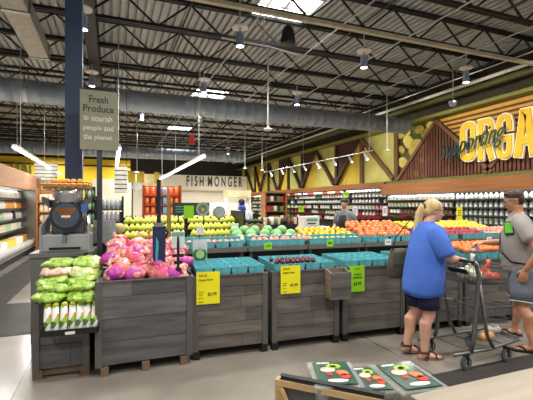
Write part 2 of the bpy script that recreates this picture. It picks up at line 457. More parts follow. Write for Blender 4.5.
# ducts
def duct(name, lb, Y, h, r, x0, x1, bandx):
    t = thing(name, lb, 'duct', ((x0+x1)/2,Y,h))
    L_ = (x1-x0)/2; n = int((x1-x0)/.35); pts = []; rad = []
    mb = MB()
    for i in range(n+1):
        xx = -L_+2*L_*i/n
        pts += [(xx-.012,0,0), (xx,0,0), (xx+.012,0,0)]; rad += [r, r*1.02, r]
    mb.tube(pts, rad, 28); mb.build('pipe', GALV, t, True)
    for b in bandx: MB().tube([(b-t.location.x-.05,0,0), (b-t.location.x+.05,0,0)], r*1.05, 28).build('band', STEEL, t)
    for b in bandx:
        for s in (-1,1): MB().rod((b-t.location.x, s*r*.9, .1), (b-t.location.x, s*r*.9, CHORD-h), .012, 5).build('hanger', DARK, t)
duct('round_duct', 'large galvanised round duct hanging across the whole ceiling above the produce', 13.5, 5.0, .34, -14, 11.8, (-6.5,-2.4,2.7,6.6,9.0))
duct('round_duct', 'far galvanised round duct in front of the yellow wall and fish counter', 27-1.2, 4.85, .36, -14, 8.5, (-8,-3,2,6))
t = thing('rectangular_duct', 'flat grey rectangular duct beside the blue column, running along the ceiling', 'duct', (-1.6,6.8,5.05))
MB().bb((-.2,-4,0), (.2,3.8,.32)).build('casing', mat('grey_beige_duct', (176,172,162), .5, .2), t)
for yy in (-1.2,1.3,3.7): MB().bb((-.22,yy-.05,-.02), (.22,yy+.05,.34)).build('band', STEEL, t)
struct(MB().bb((.4,7.2,5.42), (12.3,7.3,5.5)), 'ceiling_rail', mat('beige_rail', (200,188,160), .6))
# column
cb = mat('navy_column_paint', (54,70,98), .45, 0, .06)
struct(MB().bb((-.62,6.12,0), (-.40,6.34,5.55)), 'column', cb)
struct(MB().bb((-6.2,22,0), (-5.9,22.3,5.6)), 'column', jm)

struct(MB().rod((11.3,3,5.72), (11.3,38,5.72), .06, 8), 'ceiling_pipe', mat('pale_pipe', (206,202,192), .5))
# ================================================================== LAMPS AND CEILING FITTINGS
lampm = mat('lamp_glow', (255,248,232), .4, 0, .01, emit=14)
tubem = mat('tube_glow', (255,253,248), .4, 0, .01, emit=9)
discm = mat('pale_disc', (238,228,218), .6, 0, .04)
def lamp(name, kind, loc, energy, size=.3, color=(1,.97,.92), rot=None, **k):
    d = bpy.data.lights.new(name, kind); d.energy = energy; d.color = color
    if kind == 'AREA': d.shape = 'DISK'; d.size = size
    else: d.shadow_soft_size = size
    for a, b in k.items(): setattr(d, a, b)
    o = bpy.data.objects.new(name, d); COL.objects.link(o); o.location = loc
    if rot: o.rotation_euler = rot
    return o
# cylinder downlights on discs
def downlight(loc, label):
    t = thing('cylinder_downlight', label, 'ceiling light', loc, 0, 'cylinder downlights under the joists')
    MB().lathe([(.0,.12), (.17,.12), (.17,.15), (.05,.16), (.0,.16)], n=20).build('ceiling_disc', discm, t, False)
    MB().rod((0,0,.15), (0,0,CHORD-loc[2]), .012, 6).build('stem', cm, t)
    MB().lathe([(.085,-.26), (.085,.0), (.06,.04), (.015,.05), (.015,.13)], n=18).build('lamp_housing', mat('blue_grey_housing', (150,168,190), .4, .4), t, False)
    MB().lathe([(.0,-.262), (.075,-.262), (.075,-.25), (0,-.25)], n=16).build('lens', lampm, t)
    lamp('lamp', 'SPOT', (loc[0],loc[1],loc[2]-.3), 160, .12, spot_size=R(120), spot_blend=.6)
k = 3.58
for px, py, lb in ((240,34,'cylinder downlight hanging above the white drop pole'), (364,57,'cylinder downlight between the loudspeaker and the long wall'),
                   (466,73,'cylinder downlight over the large yellow letters'), (204,84,'small cylinder downlight beside the bright skylight over the duct'),
                   (297,97,'cylinder downlight just above the round duct, past the drop pole'), (92,77,'disc light hidden behind the hanging produce sign'), (83,16,'disc light against the top of the blue column'), (142,113,'far small downlight below the round duct, over the snack rack'), (228,150,'far small downlight over the fish lettering')):
    p = at(px, py, k*F/(204-py)); downlight(p, lb)
# the store's other ceiling lamps, as an added grid without fittings, boosted far back
for X in (-3.5, 1.2, 5.2, 9.2):
    for Y in (-1.0, 2.6, 6.0, 10.5, 15.5, 21, 27.5, 34):
        lamp('lamp', 'AREA', (X,Y,5.25), 80 if Y < 10 else 120 if Y < 18 else 260, .55, spread=R(150))
# loudspeaker
p = at(288,35,8.3)
t = thing('ceiling_loudspeaker', 'black pendant loudspeaker hanging beside the skylight', 'loudspeaker', p)
MB().lathe([(.0,-.2), (.15,-.2), (.165,-.17), (.13,.08), (.09,.17), (.03,.2), (0,.2)], n=20).build('cabinet', BLACK, t, True)
MB().rod((0,0,.19), (0,0,CHORD-p.z), .008, 5).build('cord', BLACK, t)
# drop pole with arms
p = at(268,88,8.95)
t = thing('drop_pole', 'white drop pole with a tee arm hanging down from the joists', 'pole', p)
MB().rod((0,0,-.9), (0,0,.95), .022, 8).build('pole', cm, t)
MB().tube([(-1.1,0,.98), (0,0,.95), (.9,.1,.9)], .02, 6).build('arm', cm, t)
MB().tube([(-.1,0,.95), (-.1,0,CHORD-p.z)], .015, 6).build('stem', cm, t)
MB().lathe([(.0,-.98), (.07,-.98), (.11,-.95), (.05,-.92), (.02,-.88), (0,-.88)], n=14).build('sensor_disc', WHITE, t)
# dome cameras and sprinklers
for px, py, lb in ((453,103,'white dome camera hanging near the yellow letters'), (200,119,'blue grey fitting hanging under the round duct')):
    p = at(px, py, 11.2 if px > 400 else 12.4)
    t = thing('dome_camera', lb, 'camera', p)
    MB().lathe([(0,-.12), (.08,-.09), (.11,0), (.11,.06), (.03,.09), (0,.09)], n=14).build('dome', STEEL, t, True)
    MB().rod((0,0,.08), (0,0,CHORD-p.z), .012, 5).build('stem', cm, t)
# linear pendants
for X, Y0, Y1, lb in ((-2.25,11.2,20.5,'long linear light hanging above the cold case'), (.15,10.3,18,'short looking linear light beside the produce sign pole'), (2.5,11.3,22.5,'long linear light hanging in front of the fish wall')):
    t = thing('linear_pendant', lb, 'ceiling light', (X,(Y0+Y1)/2,3.02), 0, 'linear pendants'); h = (Y1-Y0)/2
    MB().bb((-.05,-h,0), (.05,h,.07)).build('housing', WHITE, t)
    MB().bb((-.045,-h+.02,-.02), (.045,h-.02,0)).build('diffuser', tubem, t)
    for s in (-1,0,1): MB().rod((0,s*(h-.75),.07), (0,s*(h-.75),CHORD-3.02), .008, 5).build('hanger', cm, t)
    for s in (-.6,.6):
        lamp('lamp', 'AREA', (X,(Y0+Y1)/2+s*h*.8,2.97), 18 if X < -1 else 40, .5)
# track with spots along the long wall
a, b = at(263,172.5,26), at(373,150.5,15)
t = thing('light_track', 'thin white lighting track with small spots along the timber trusses', 'track light', a)
d = b-a
MB().rod((0,0,0), d, .02, 6).build('rail', cm, t)
for f in (.1,.25,.38,.5,.62,.75,.86,.95):
    q = d*f; sp = MB().tube([q+Vector((0,0,-.02)), q+Vector((.05,0,-.12)), q+Vector((.15,0,-.26))], [.02,.05,.06], 8).build('spot_head', WHITE, t)
    MB().ball(q+Vector((.16,0,-.27)), .035, 8, 5).build('lens', lampm, sp)
    if f in (.1,.5,.95): lamp('lamp', 'SPOT', a+q+Vector((.2,0,-.3)), 130, .1, rot=(0,R(-35),0), spot_size=R(110), spot_blend=.7)
for f in (.05,.5,.98): MB().rod(d*f, d*f+Vector((0,0,CHORD-(a+d*f).z)), .008, 5).build('hanger', cm, t)
# wall washers for the sign and header: bare unseen spots with no fitting built
for Y in (6.5,9,11.5,14.5):
    lamp('lamp', 'SPOT', (XW-3.2,Y,5.3), 190, .2, rot=(0,R(-62),0), spot_size=R(105), spot_blend=.8, color=(1,.93,.8))
for i, (px, y0, y1, z) in enumerate(((245,120,168,22), (262,138,170,24), (17,100,150,16), (137,108,172,19), (387,117,150,14.8))):
    a, b = at(px,y0,z), at(px,y1,z); ln = a.z-b.z
    t = thing('hanging_rod', ['white hanging rod left of the timber trusses by the fish lettering', 'thin hanging rod in front of the trusses', 'thin rod holding the linear light over the cold case', 'thin rod hanging in front of the fish wall', 'short thin rod at the end of the lighting track'][i], 'rod', b)
    MB().rod((0,0,0), (0,0,CHORD-b.z), .018, 6).build('rod', cm, t)
    MB().lathe([(0,-.05), (.1,-.05), (.12,-.01), (.02,.03), (0,.03)], n=12).build('rod_foot', WHITE, t)

a, b = at(189.5,135,18), at(194.5,144,18)
t = thing('red_hanging_sign', 'small red sign hanging in the dark ceiling above the fish wall', 'sign', ((a.x+b.x)/2,(a.y+b.y)/2,b.z))
MB().bb((-.11,-.03,0), (.11,.03,a.z-b.z)).build('panel', mat('red_sign_panel', (220,50,60), .5), t)
MB().rod((0,0,a.z-b.z), (0,0,CHORD-b.z), .012, 5).build('hanger', DARK, t)
# ================================================================== THE ROW OF PLANK BINS
RZ = -.054; R0 = Vector((-.10, 4.07, 0))
UX = Vector((math.cos(RZ), math.sin(RZ), 0)); VX = Vector((-math.sin(RZ), math.cos(RZ), 0))
def row(u, v, h=0): return R0+UX*u+VX*v+Vector((0,0,h))
FOOT = mat('black_bin_foot', (14,14,14), .5)
def plank_face(mb, w, h0, h1, n, y, th=.02, split=True):
    hs = [random.uniform(.8,1.25) for _ in range(n)]; s = sum(hs); z = h0
    for k in hs:
        hh = (h1-h0)*k/s
        cut = random.uniform(-.3,.3)*w if split and random.random() < .45 else None
        segs = [(-w/2,w/2)] if cut is None else [(-w/2,cut-.0015), (cut+.0015,w/2)]
        for a, b in segs:
            t = th*random.uniform(.85,1.1); mb.bb((a,y,z+.002), (b,y+t,z+hh-.003))
        z += hh
def plank_bin(label, u, w, d=.95, h=.87, n=6, group='plank produce bins in the row', m=PLANK, foot=True, v0=0, posts=POST, turn=0):
    t = thing('plank_bin', label, 'produce bin', row(u+w/2, v0+d/2), RZ+turn, group)
    f0 = .085
    mb = MB(); plank_face(mb, w-.11, f0+.01, h-.005, n, -d/2+.012); mb.build('front_panel', m, t)
    for s in (-1,1):
        m2 = MB(); z = f0+.01
        for k in range(n):
            hh = (h-f0-.015)/n; m2.bb((s*(w/2-.012),-d/2+.06,z), (s*(w/2-.03),d/2-.06,z+hh-.004)); z += hh
        m2.build('side_panel', m, t)
    MB().bb((-w/2+.05,d/2-.03,f0), (w/2-.05,d/2-.01,h-.005)).build('back_panel', m, t)
    MB().bb((-w/2+.035,-d/2+.04,h-.05), (w/2-.035,d/2-.035,h-.03)).build('deck', PLANKD, t)
    for sx in (-1,1):
        for sy in (-1,1):
            x, y = sx*w/2, sy*d/2
            MB().bb((x,y,f0), (x-sx*.058,y-sy*.012,h)).bb((x,y-sy*.012,f0), (x-sx*.012,y-sy*.055,h)).build('corner_post', posts, t)
            if foot: MB().bb((x-sx*.002,y-sy*.004,0), (x-sx*.075,y-sy*.07,f0)).build('foot', FOOT, t)
    mb = MB()
    for sy in (-1,1): mb.bb((-w/2+.058,sy*(d/2-.002),h-.012), (w/2-.058,sy*(d/2-.03),h)) if sy < 0 else None
    mb.build('rim', posts, t)
    return t
b1 = plank_bin('grey plank bin full of red and purple potato bags', -.075, .91, d=.93, h=.89, n=4, m=mat('cool_grey_planks', (106,105,104), .8, 0, .2, 3, .2, island=.36, rgb2=(68,68,69), stretch=(.5,1,4)), foot=False, v0=-.085, turn=.06)
for x in (-.37,0,.37):
    for y in (-.42,.3): MB().bb((x-.035,y-.05,0), (x+.035,y+.05,.085)).build('foot', PINE if False else mat('pallet_wood', (122,100,78), .8), b1)
b2 = plank_bin('grey plank bin of empty teal cartons with the first yellow sale sign', .87, .82)
b3 = plank_bin('grey plank bin of teal cartons and dark plums with the second yellow sale sign', 1.74, .83, n=5)
b4 = plank_bin('brown grey plank bin with a small box and lime sign on its front', 2.62, .87, n=5)
b5 = plank_bin('plank bin behind the woman in blue', 3.54, .86, n=5)
b6 = plank_bin('plank bin behind the shopping cart handle', 4.45, .87, n=5)
b7 = plank_bin('plank bin behind the red pepper bag in the cart', 5.37, .87, n=5)
b8 = plank_bin('plank bin behind the man with the strap', 6.29, .87, n=5)
b0 = plank_bin('low narrow plank bin stacked with green lettuce bags', -.585, .48, d=.9, h=.70, n=3, foot=False, m=PLANKD, v0=-.0)
for s in (-1,1): MB().bb((s*.24,-.44,0), (s*.16,-.36,.085)).build('foot', mat('pallet_wood', (122,100,78), .8), b0)
MB().bb((-.24,-.4,.02), (.24,.4,.08)).build('base_board', mat('pallet_wood', (122,100,78), .8), b0)
# sale signs
def sale_sign(label, loc, w, h, m, rows, tilt=.0, group=None):
    t = thing('price_sign', label, 'sign', loc, RZ, group)
    MB().bb((-w/2,-.004,-h/2), (w/2,0,h/2)).build('card', m, t)
    for txt, x, y, tw, th, c in rows:
        put_text(txt, tw*w, th*h, (x*w,-.006,y*h), FACE_Y, c, t, .001, .006)
    return t
srow = [('SALE', -.22, .40, .34, .075, RED), ('Organic Plums', -.10, .25, .6, .075, INK), ('with card', -.3, -.12, .2, .03, INK), ('regular', -.3, -.2, .2, .03, INK),
        ('$2.99', .17, -.2, .38, .11, INK), ('per lb', -.3, -.3, .18, .03, INK), ('each', -.3, -.42, .2, .03, INK)]
sale_sign('yellow sale sign on the bin of empty teal cartons', row(.87+.16,-.006,.745), .245, .335, YELLOW, srow)
sale_sign('yellow sale sign under the dark plums', row(1.74+.215,-.006,.775), .235, .31, YELLOW, srow)
sale_sign('lime green price sign beside the small wooden box', row(2.62+.185,-.006,.735), .2, .31, LIME,
          [('Organic', .05, .16, .5, .07, INK), ('Blueberries', .05, .05, .6, .07, INK), ('$3.99', .02, -.2, .5, .13, INK), ('local', 0, .38, .3, .04, INK)])
# small wooden box hung on the fourth bin
t = thing('wooden_bag_box', 'small open wooden box hung at the joint of two plank bins', 'box', row(2.50,-.1,.55), RZ)
w, d, h = .25, .16, .33; bxm = mat('brown_grey_board', (138,120,100), .75, 0, .15, 5, stretch=(1,1,4))
MB().bb((-w/2,-d/2,0), (w/2,-d/2+.015,h-.03)).build('front_board', PLANK, t)
MB().bb((-w/2,d/2-.015,0), (w/2,d/2,h)).build('back_board', bxm, t)
for s in (-1,1): MB().prism([(s*w/2,-d/2+.015,0), (s*w/2,d/2-.015,0), (s*w/2,d/2-.015,h), (s*w/2,-d/2+.015,h-.03)], (-s*.015,0,0)).build('side_board', bxm, t)
MB().bb((-w/2+.015,-d/2+.015,.0), (w/2-.015,d/2-.015,.015)).build('base_board', bxm, t)

# ------------------------------------------------------------------ cartons
mb = MB(); w, h = .15, .09; tp = .82
def tray(mb, w, d, h, tp, th=.007, fill=.6):
    a, b = w/2, d/2
    o = len(mb.v)
    ring = lambda k, z, i: [(-a*k+i,-b*k+i,z), (a*k-i,-b*k+i,z), (a*k-i,b*k-i,z), (-a*k+i,b*k-i,z)]
    zf = h*fill; kf = tp+(1-tp)*fill
    mb.v += ring(tp,0,0)+ring(1,h,0)+ring(1.0,h,th)+ring(kf,zf,th)
    mb.f += [(o+3,o+2,o+1,o)]; mb.m.append(mb.mi)
    for L_ in range(3):
        for j in range(4):
            j2 = (j+1) % 4; mb.f.append((o+L_*4+j,o+L_*4+j2,o+L_*4+4+j2,o+L_*4+4+j)); mb.m.append(mb.mi)
    mb.f.append((o+12,o+13,o+14,o+15)); mb.m.append(mb.mi)
tray(mb, .182, .15, .1, .84)
carton_mesh = mb.mesh('berry_carton', TEAL)
def carton(loc, label, group, rz=0):
    o = bpy.data.objects.new('berry_carton', carton_mesh); COL.objects.link(o); o.location = loc; o.rotation_euler = (random.uniform(-.03,.03),0,RZ+rz+random.uniform(-.05,.05))
    return tag(o, label, 'carton', group)
def carton_grid(u0, n, m, v0, h0, dv, dh, label, group, pitch=.19):
    for j in range(m):
        for i in range(n):
            carton(row(u0+(i+.5)*pitch, v0+j*dv, h0+j*dh), label, group)
carton_grid(.91, 4, 4, .115, .843, .158, .004, 'teal pulp carton on the bin with the first yellow sale sign', 'teal cartons in the first sale bin')
carton_grid(1.78, 4, 4, .115, .843, .158, .004, 'teal pulp carton on the bin below the peaches', 'teal cartons in the plum bin')
carton_grid(2.67, 4, 4, .115, .843, .158, .004, 'teal pulp carton on the bin below the lemons', 'teal cartons in the lemon bin')
carton_grid(3.59, 4, 4, .115, .843, .158, .004, 'teal pulp carton beside the woman in blue', 'teal cartons in the bin behind the woman')
carton_grid(4.5, 4, 3, .115, .843, .158, .03, 'teal pulp carton holding oranges behind the cart', 'teal cartons of oranges')
carton_grid(5.42, 4, 3, .115, .843, .158, .03, 'teal pulp carton holding oranges behind the cart', 'teal cartons of oranges')
carton_grid(6.34, 4, 3, .115, .843, .158, .03, 'teal pulp carton holding oranges behind the cart', 'teal cartons of oranges')
# ------------------------------------------------------------------ upper shelf
shm = mat('grey_shelf_ledge', (120,114,106), .55, .2, .1, 4); shb = mat('brown_shelf_board', (126,100,76), .6, 0, .15, 3, stretch=(.3,1,4))
names = {1:'grey upper shelf behind the potato bags', 2:'grey upper shelf holding peach cartons by the bananas', 3:'grey upper shelf holding cabbages and peaches', 4:'grey upper shelf holding the lemons', 5:'grey upper shelf holding the large oranges',
         6:'upper shelf hidden behind the head of the woman in blue', 7:'brown upper shelf holding red and yellow apples', 8:'brown upper shelf behind the arm of the man'}
SHU = {1:(.0,.85), 2:(.87,.85), 3:(1.74,.86), 4:(2.62,.9), 5:(3.54,.89), 6:(4.45,.9), 7:(5.37,.9), 8:(6.29,.9)}
for k, (u, w) in SHU.items():
    t = thing('produce_shelf', names[k], 'shelf', row(u+w/2, 1.42, 0), RZ, 'upper produce shelves')
    MB().bb((-w/2,-.45,1.0), (w/2,.5,1.03)).build('deck', PLANKD, t)
    MB().bb((-w/2,-.47,.985), (w/2,-.45,1.05)).build('front_ledge', shb if k >= 6 else shm, t)
    MB().bb((-w/2+.03,-.38,.0), (w/2-.03,-.36,.985)).build('back_panel', BLACK, t)
    if k >= 3: MB().prism([(-w/2+.02,-.28,1.03), (-w/2+.02,.49,1.03), (-w/2+.02,.49,1.15 if k > 3 else 1.05)], (w-.04,0,0)).build('riser', PLANKD, t)
    for s in (-1,1): MB().bb((s*(w/2-.03),-.4,0), (s*(w/2-.08),.45,1.0)).build('support', POST, t)
def shelf_cartons(k, n, lab, grp, u_off=.03):
    u, w = SHU[k]
    carton_grid(u+u_off, n, 2, 1.06, 1.032, .16, .04, lab, grp, pitch=(w-.06)/n)
shelf_cartons(2, 4, 'teal carton of pale peaches in front of the bananas', 'peach cartons by the bananas')
shelf_cartons(3, 5, 'teal carton of peaches below the cabbages', 'peach cartons below the cabbages')
shelf_cartons(4, 5, 'teal carton below the lemon pile', 'cartons below the lemons')
shelf_cartons(5, 4, 'teal carton below the large orange pile', 'cartons below the oranges')
shelf_cartons(6, 4, 'teal carton beside the blond head', 'cartons beside the woman')
shelf_cartons(7, 5, 'teal carton below the red apples', 'cartons below the apples')
shelf_cartons(8, 5, 'teal carton below the last apples by the man', 'cartons by the man')
# ------------------------------------------------------------------ fruit
def fruit_kind(name, rgb, rgb2, r, sq=(1,1,.92), rough=.4, stem=True, scale=5, dimple=True):
    m = mat(name+'_skin', rgb, rough, 0, .1, scale, .03, rgb2=rgb2)
    mb = MB(); mb.ball((0,0,r*sq[2]), (r*sq[0], r*sq[1], r*sq[2]), 12, 8, .015)
    if dimple:
        top = max(range(len(mb.v)), key=lambda i: mb.v[i][2]); x, y, z = mb.v[top]; mb.v[top] = (x, y, z-r*.14)
    if stem: mb.tube([(0,0,2*r*sq[2]-r*.2), (r*.06,0,2*r*sq[2]+r*.12)], r*.05, 5)
    return mb.mesh(name, m, True)
def put(mesh, name, loc, label, cat, group, rot=None):
    o = bpy.data.objects.new(name, mesh); COL.objects.link(o); o.location = loc
    o.rotation_euler = rot if rot else (random.uniform(-.4,.4), random.uniform(-.4,.4), random.uniform(0,6.28))
    return tag(o, label, cat, group)
PEACH = fruit_kind('peach', (246,184,146), (232,128,104), .036)
LEMON = fruit_kind('lemon', (250,214,40), (240,190,20), .038, (1.0,.82,.82), .4, False, dimple=False)
ORANGE = fruit_kind('orange', (252,146,66), (240,112,60), .05)
SORANGE = fruit_kind('orange', (250,186,80), (244,156,66), .04)
RAPPLE = fruit_kind('red_apple', (200,36,44), (140,20,40), .04)
YAPPLE = fruit_kind('yellow_apple', (246,214,60), (236,186,40), .04)
PLUM = fruit_kind('plum', (130,20,32), (60,12,26), .028)
GRAPE = fruit_kind('dark_plum', (70,24,40), (36,16,30), .028)
CAB = fruit_kind('cabbage', (176,216,160), (112,176,104), .085, (1,1,.9), .6, False, 9)
PCAB = fruit_kind('pale_cabbage', (216,228,196), (176,206,160), .078, (1,1,.9), .6, False, 9)
def pile(mesh, name, u0, u1, v0, v1, h0, h1, p, label, cat, group, jit=.25, layers=1, vj=0):
    nv = max(1, int((v1-v0)/p)+1)
    for j in range(nv):
        f = j/max(1, nv-1); nu = max(1, int((u1-u0)/p))
        for i in range(nu):
            u = u0+(i+.5+(.5 if j % 2 else 0)*.6)*(u1-u0)/nu
            if u > u1+p*.2: continue
            h = h0+(h1-h0)*f+random.uniform(0,.3)*p*jit
            put(mesh, name, row(u+random.uniform(-1,1)*p*jit*.3, v0+(v1-v0)*f, h), label, cat, group)
pile(PEACH, 'peach', .92, 1.65, 1.03, 1.2, 1.07, 1.085, .078, 'pale peach on the upper shelf in front of the bananas', 'peach', 'peaches by the bananas')
pile(PEACH, 'peach', 1.80, 2.72, 1.04, 1.22, 1.085, 1.11, .078, 'peach on the upper shelf below the cabbages', 'peach', 'peaches below the cabbages')
pile(CAB, 'cabbage', 1.62, 2.62, 1.42, 1.8, 1.03, 1.13, .17, 'green cabbage behind the peach cartons', 'cabbage', 'green cabbages')
pile(PCAB, 'pale_cabbage', 1.72, 2.66, 1.33, 1.35, 1.03, 1.04, .15, 'pale cabbage behind the peach cartons', 'cabbage', 'pale cabbages')
pile(LEMON, 'lemon', 2.66, 3.50, 1.10, 1.62, 1.08, 1.19, .084, 'lemon in the yellow pile on the upper shelf', 'lemon', 'lemons')
pile(ORANGE, 'orange', 3.56, 4.50, 1.15, 1.7, 1.09, 1.25, .104, 'large orange in the pile beside the woman in blue', 'orange', 'large oranges')
pile(GRAPE, 'dark_plum', 3.85, 4.45, 1.02, 1.08, 1.09, 1.09, .062, 'dark plum in a carton below the large oranges', 'plum', 'dark plums')
pile(RAPPLE, 'red_apple', 4.6, 5.9, 1.04, 1.36, 1.08, 1.15, .085, 'red apple below the yellow apples on the upper shelf', 'apple', 'red apples')
pile(YAPPLE, 'yellow_apple', 4.7, 6.4, 1.44, 1.86, 1.16, 1.24, .085, 'yellow apple behind the red apples', 'apple', 'yellow apples')
pile(PEACH, 'peach', 5.95, 6.9, 1.04, 1.36, 1.08, 1.15, .08, 'peach on the upper shelf beside the man', 'peach', 'peaches beside the man')
pile(SORANGE, 'orange', 4.5, 7.1, .1, .5, .95, 1.0, .088, 'small orange in the teal cartons behind the cart', 'orange', 'small oranges behind the cart')
pile(PLUM, 'plum', 1.80, 2.32, .1, .26, .93, .94, .058, 'dark red plum in the teal cartons over the second sale sign', 'plum', 'dark red plums')
# tags hung on the ledge
def tag_card(label, px, py, z, m, w=.09, h=.075, txt=None):
    p = at(px, py, z)
    t = thing('shelf_tag', label, 'tag', p, RZ)
    MB().bb((-w/2,-.003,-h/2), (w/2,0,h/2)).build('card', m, t)
    if txt: put_text(txt, w*.6, h*.35, (0,-.005,0), FACE_Y, INK, t, .001, .004)
zt = 4.78
tag_card('lime shelf tag below the peaches and cabbages', 268, 246, 4.88, LIME, .1, .08, '2.99')
tag_card('lime shelf tag below the lemons', 330, 243, 5.13, LIME, .09, .09, '89')
tag_card('white shelf tag below the dark plums', 388, 242, 5.35, PAPER, .1, .08, '3.49')
tag_card('white shelf tag below the peaches beside the man', 489, 239, 5.85, PAPER, .09, .06, '2.49')
# ================================================================== BAGS ON THE FIRST TWO BINS
def leafy(name, c1, c2, c3, sc=16):
    m = mat(name, c1, .3, 0, .1, sc*1.8, .7, rgb2=c2, coat=.4)
    return m
let_g = leafy('lettuce_bag_green', (196,222,96), (92,146,36), None)
let_p = leafy('lettuce_bag_mixed', (226,224,190), (168,196,70), None, 12)
let_r = leafy('lettuce_bag_red_white', (232,222,208), (206,120,92), None, 11)
def bag_mesh(name, r, m, lump=.06, u=18, v=10):
    mb = MB(); mb.ball((0,0,r[2]), r, u, v, lump)
    # flattened crimped ends
    for i, p in enumerate(mb.v):
        k = abs(p[0])/r[0]
        f = 1-.25*max(0, k-.6); mb.v[i] = (p[0], p[1]*(1+.12*k), r[2]+(p[2]-r[2])*f)
    return mb.mesh(name, m, True)
LB = [bag_mesh('lettuce_bag', (.158,.19,.058), m, .16) for m in (let_g, let_g, let_p, let_r)]
rowsL = [('bottom front', 0), ('second', 0), ('third', 1), ('fourth', 3), ('top back', 0)]
for j, (nm, k) in enumerate(rowsL):
    for i, side in enumerate(('by the aisle', 'by the potato bin')):
        kk = k if not (j == 3 and i == 1) else 2
        put(LB[kk], 'lettuce_bag', row(-.585+.14+i*.27+random.uniform(-.02,.02), .12+.095*j, .69+.062*j), f'{["green","green","green","pink and white","green"][j] if kk!=2 else "pale green"} lettuce bag, {nm} layer of the stack, {side}', 'lettuce bag', 'lettuce bags on the low bin',
            (random.uniform(-.12,.12)+.1, random.uniform(-.12,.12), random.uniform(-.3,.3)))
# romaine packs in a black tray hung on the low bin
t = thing('black_tray', 'black plastic tray hung on the front of the low lettuce bin', 'tray', row(-.245,-.10,.60), RZ)
MB().bb((-.235,-.075,-.155), (.235,.075,-.145)).build('base', BLACK, t)
MB().bb((-.235,-.08,-.155), (.235,-.07,-.105)).build('front_lip', BLACK, t)
for s in (-1,1): MB().bb((s*.235,-.08,-.155), (s*.228,.08,-.08)).build('side_lip', BLACK, t)
MB().bb((-.04,-.083,-.15), (.04,-.08,-.125)).build('label_holder', PAPER, t)
pk_m = bands('romaine_wrap', [(240,240,236), (236,236,230), (150,196,60), (244,244,240), (90,110,70), (240,238,232), (222,140,90)], scale=22, rough=.3)
gtop = mat('green_pack_top', (196,216,40), .4, 0, .15, 20)
for i in range(7):
    t = thing('romaine_pack', f'{["first","second","third","fourth","fifth","sixth","seventh"][i]} white and green romaine pack from the aisle end of the black tray', 'salad pack', row(-.245-.195+i*.065,-.105+random.uniform(-.008,.008),.458), RZ, 'romaine packs in the black tray')
    t.rotation_euler = (R(-14), random.uniform(-.06,.06), RZ+random.uniform(-.15,.15))
    MB().tube([(0,0,0), (0,0,.03), (0,0,.12), (0,0,.21), (0,0,.235)], [(.028,.02), (.033,.032), (.034,.036), (.03,.02), (.03,.006)], 12, (1,0,0)).build('wrapper', pk_m, t, True)
    MB().tube([(0,0,.228), (.003,0,.25), (0,.004,.266)], [(.03,.012), (.026,.012), (.016,.006)], 8, (1,0,0)).build('leaf_top', gtop, t, True)
# potato bags
pot_m = mat('red_potato_net', (222,132,112), .3, 0, .1, 34, .6, rgb2=(150,40,84), coat=.4)
pot_m2 = mat('pink_potato_net', (238,180,150), .3, 0, .1, 40, .6, rgb2=(176,62,84), coat=.4)
lab_m = mat('magenta_label', (186,36,144), .4, 0, .15, 14, .2, rgb2=(128,40,140))
lab_o = mat('orange_label', (206,44,136), .4, 0, .15, 14, .2, rgb2=(226,110,80))
def potato_bag(m, lm):
    t = thing('potato_bag', 'x', 'potato bag')
    mb = MB()
    for _ in range(16):
        a, q = random.uniform(0,6.28), math.sqrt(random.random())
        mb.ball((math.cos(a)*q*.10, math.sin(a)*q*.13, random.uniform(.045,.10)), (random.uniform(.046,.06), random.uniform(.046,.056), .045), 10, 6)
    mb.ball((0,0,.07), (.115,.145,.052), 12, 8)
    o = mb.build('net', m, t, True, remesh=.014, smoothit=3); bake(o)
    mb = MB(); mb.ball((random.uniform(-.03,.03),-.05,.08), (.09,.095,.068), 12, 8, .14); mb.build('printed_label', lm, t, True)
    mb = MB().tube([(0,.11,.1), (.01,.15,.13), (.0,.18,.17)], [.03,.014,.026], 8); mb.build('gathered_neck', m, t, True)
    return t
PB = [potato_bag(pot_m, lab_m), potato_bag(pot_m2, lab_m), potato_bag(pot_m, lab_o), potato_bag(pot_m2, lab_o)]
used = set()
for j in range(5):
    n = 4
    for i in range(n):
        k = (i*3+j*2+random.randint(0,1)) % 4
        loc = row(.11+i*.205+(.05 if j % 2 else 0)+random.uniform(-.02,.02), .12+j*.165, .84+.055*j+random.uniform(-.01,.02))
        lb = f'{["purple labelled","purple labelled pale","orange labelled","orange labelled pale"][k]} potato bag, {["front","second","middle","fourth","rear"][j]} row, {["by the lettuce","second from the lettuce","third from the lettuce","by the teal cartons"][i]}'
        rot = (random.uniform(-.25,.25)+.2, random.uniform(-.2,.2), random.uniform(-.9,.9))
        if k not in used:
            used.add(k); t = PB[k]; t.location = loc; t.rotation_euler = rot; tag(t, lb, None, 'potato bags in the plank bin')
        else: dup(PB[k], loc, rot, lb, 'potato bags in the plank bin')
for k in range(4):
    if k not in used:
        PB[k].location = row(.3, .8, 1.1); tag(PB[k], 'potato bag lying on top of the rear row', None, 'potato bags in the plank bin')
red_m = mat('bright_red_bag', (214,40,52), .35, 0, .12, 14, .2, rgb2=(160,24,60), coat=.2)
put(bag_mesh('red_bag', (.12,.09,.07), red_m, .08), 'red_bag', row(.14,.93,1.10), 'bright red bag at the back of the potato pile', 'bag', None, (.3,-.4,.6))
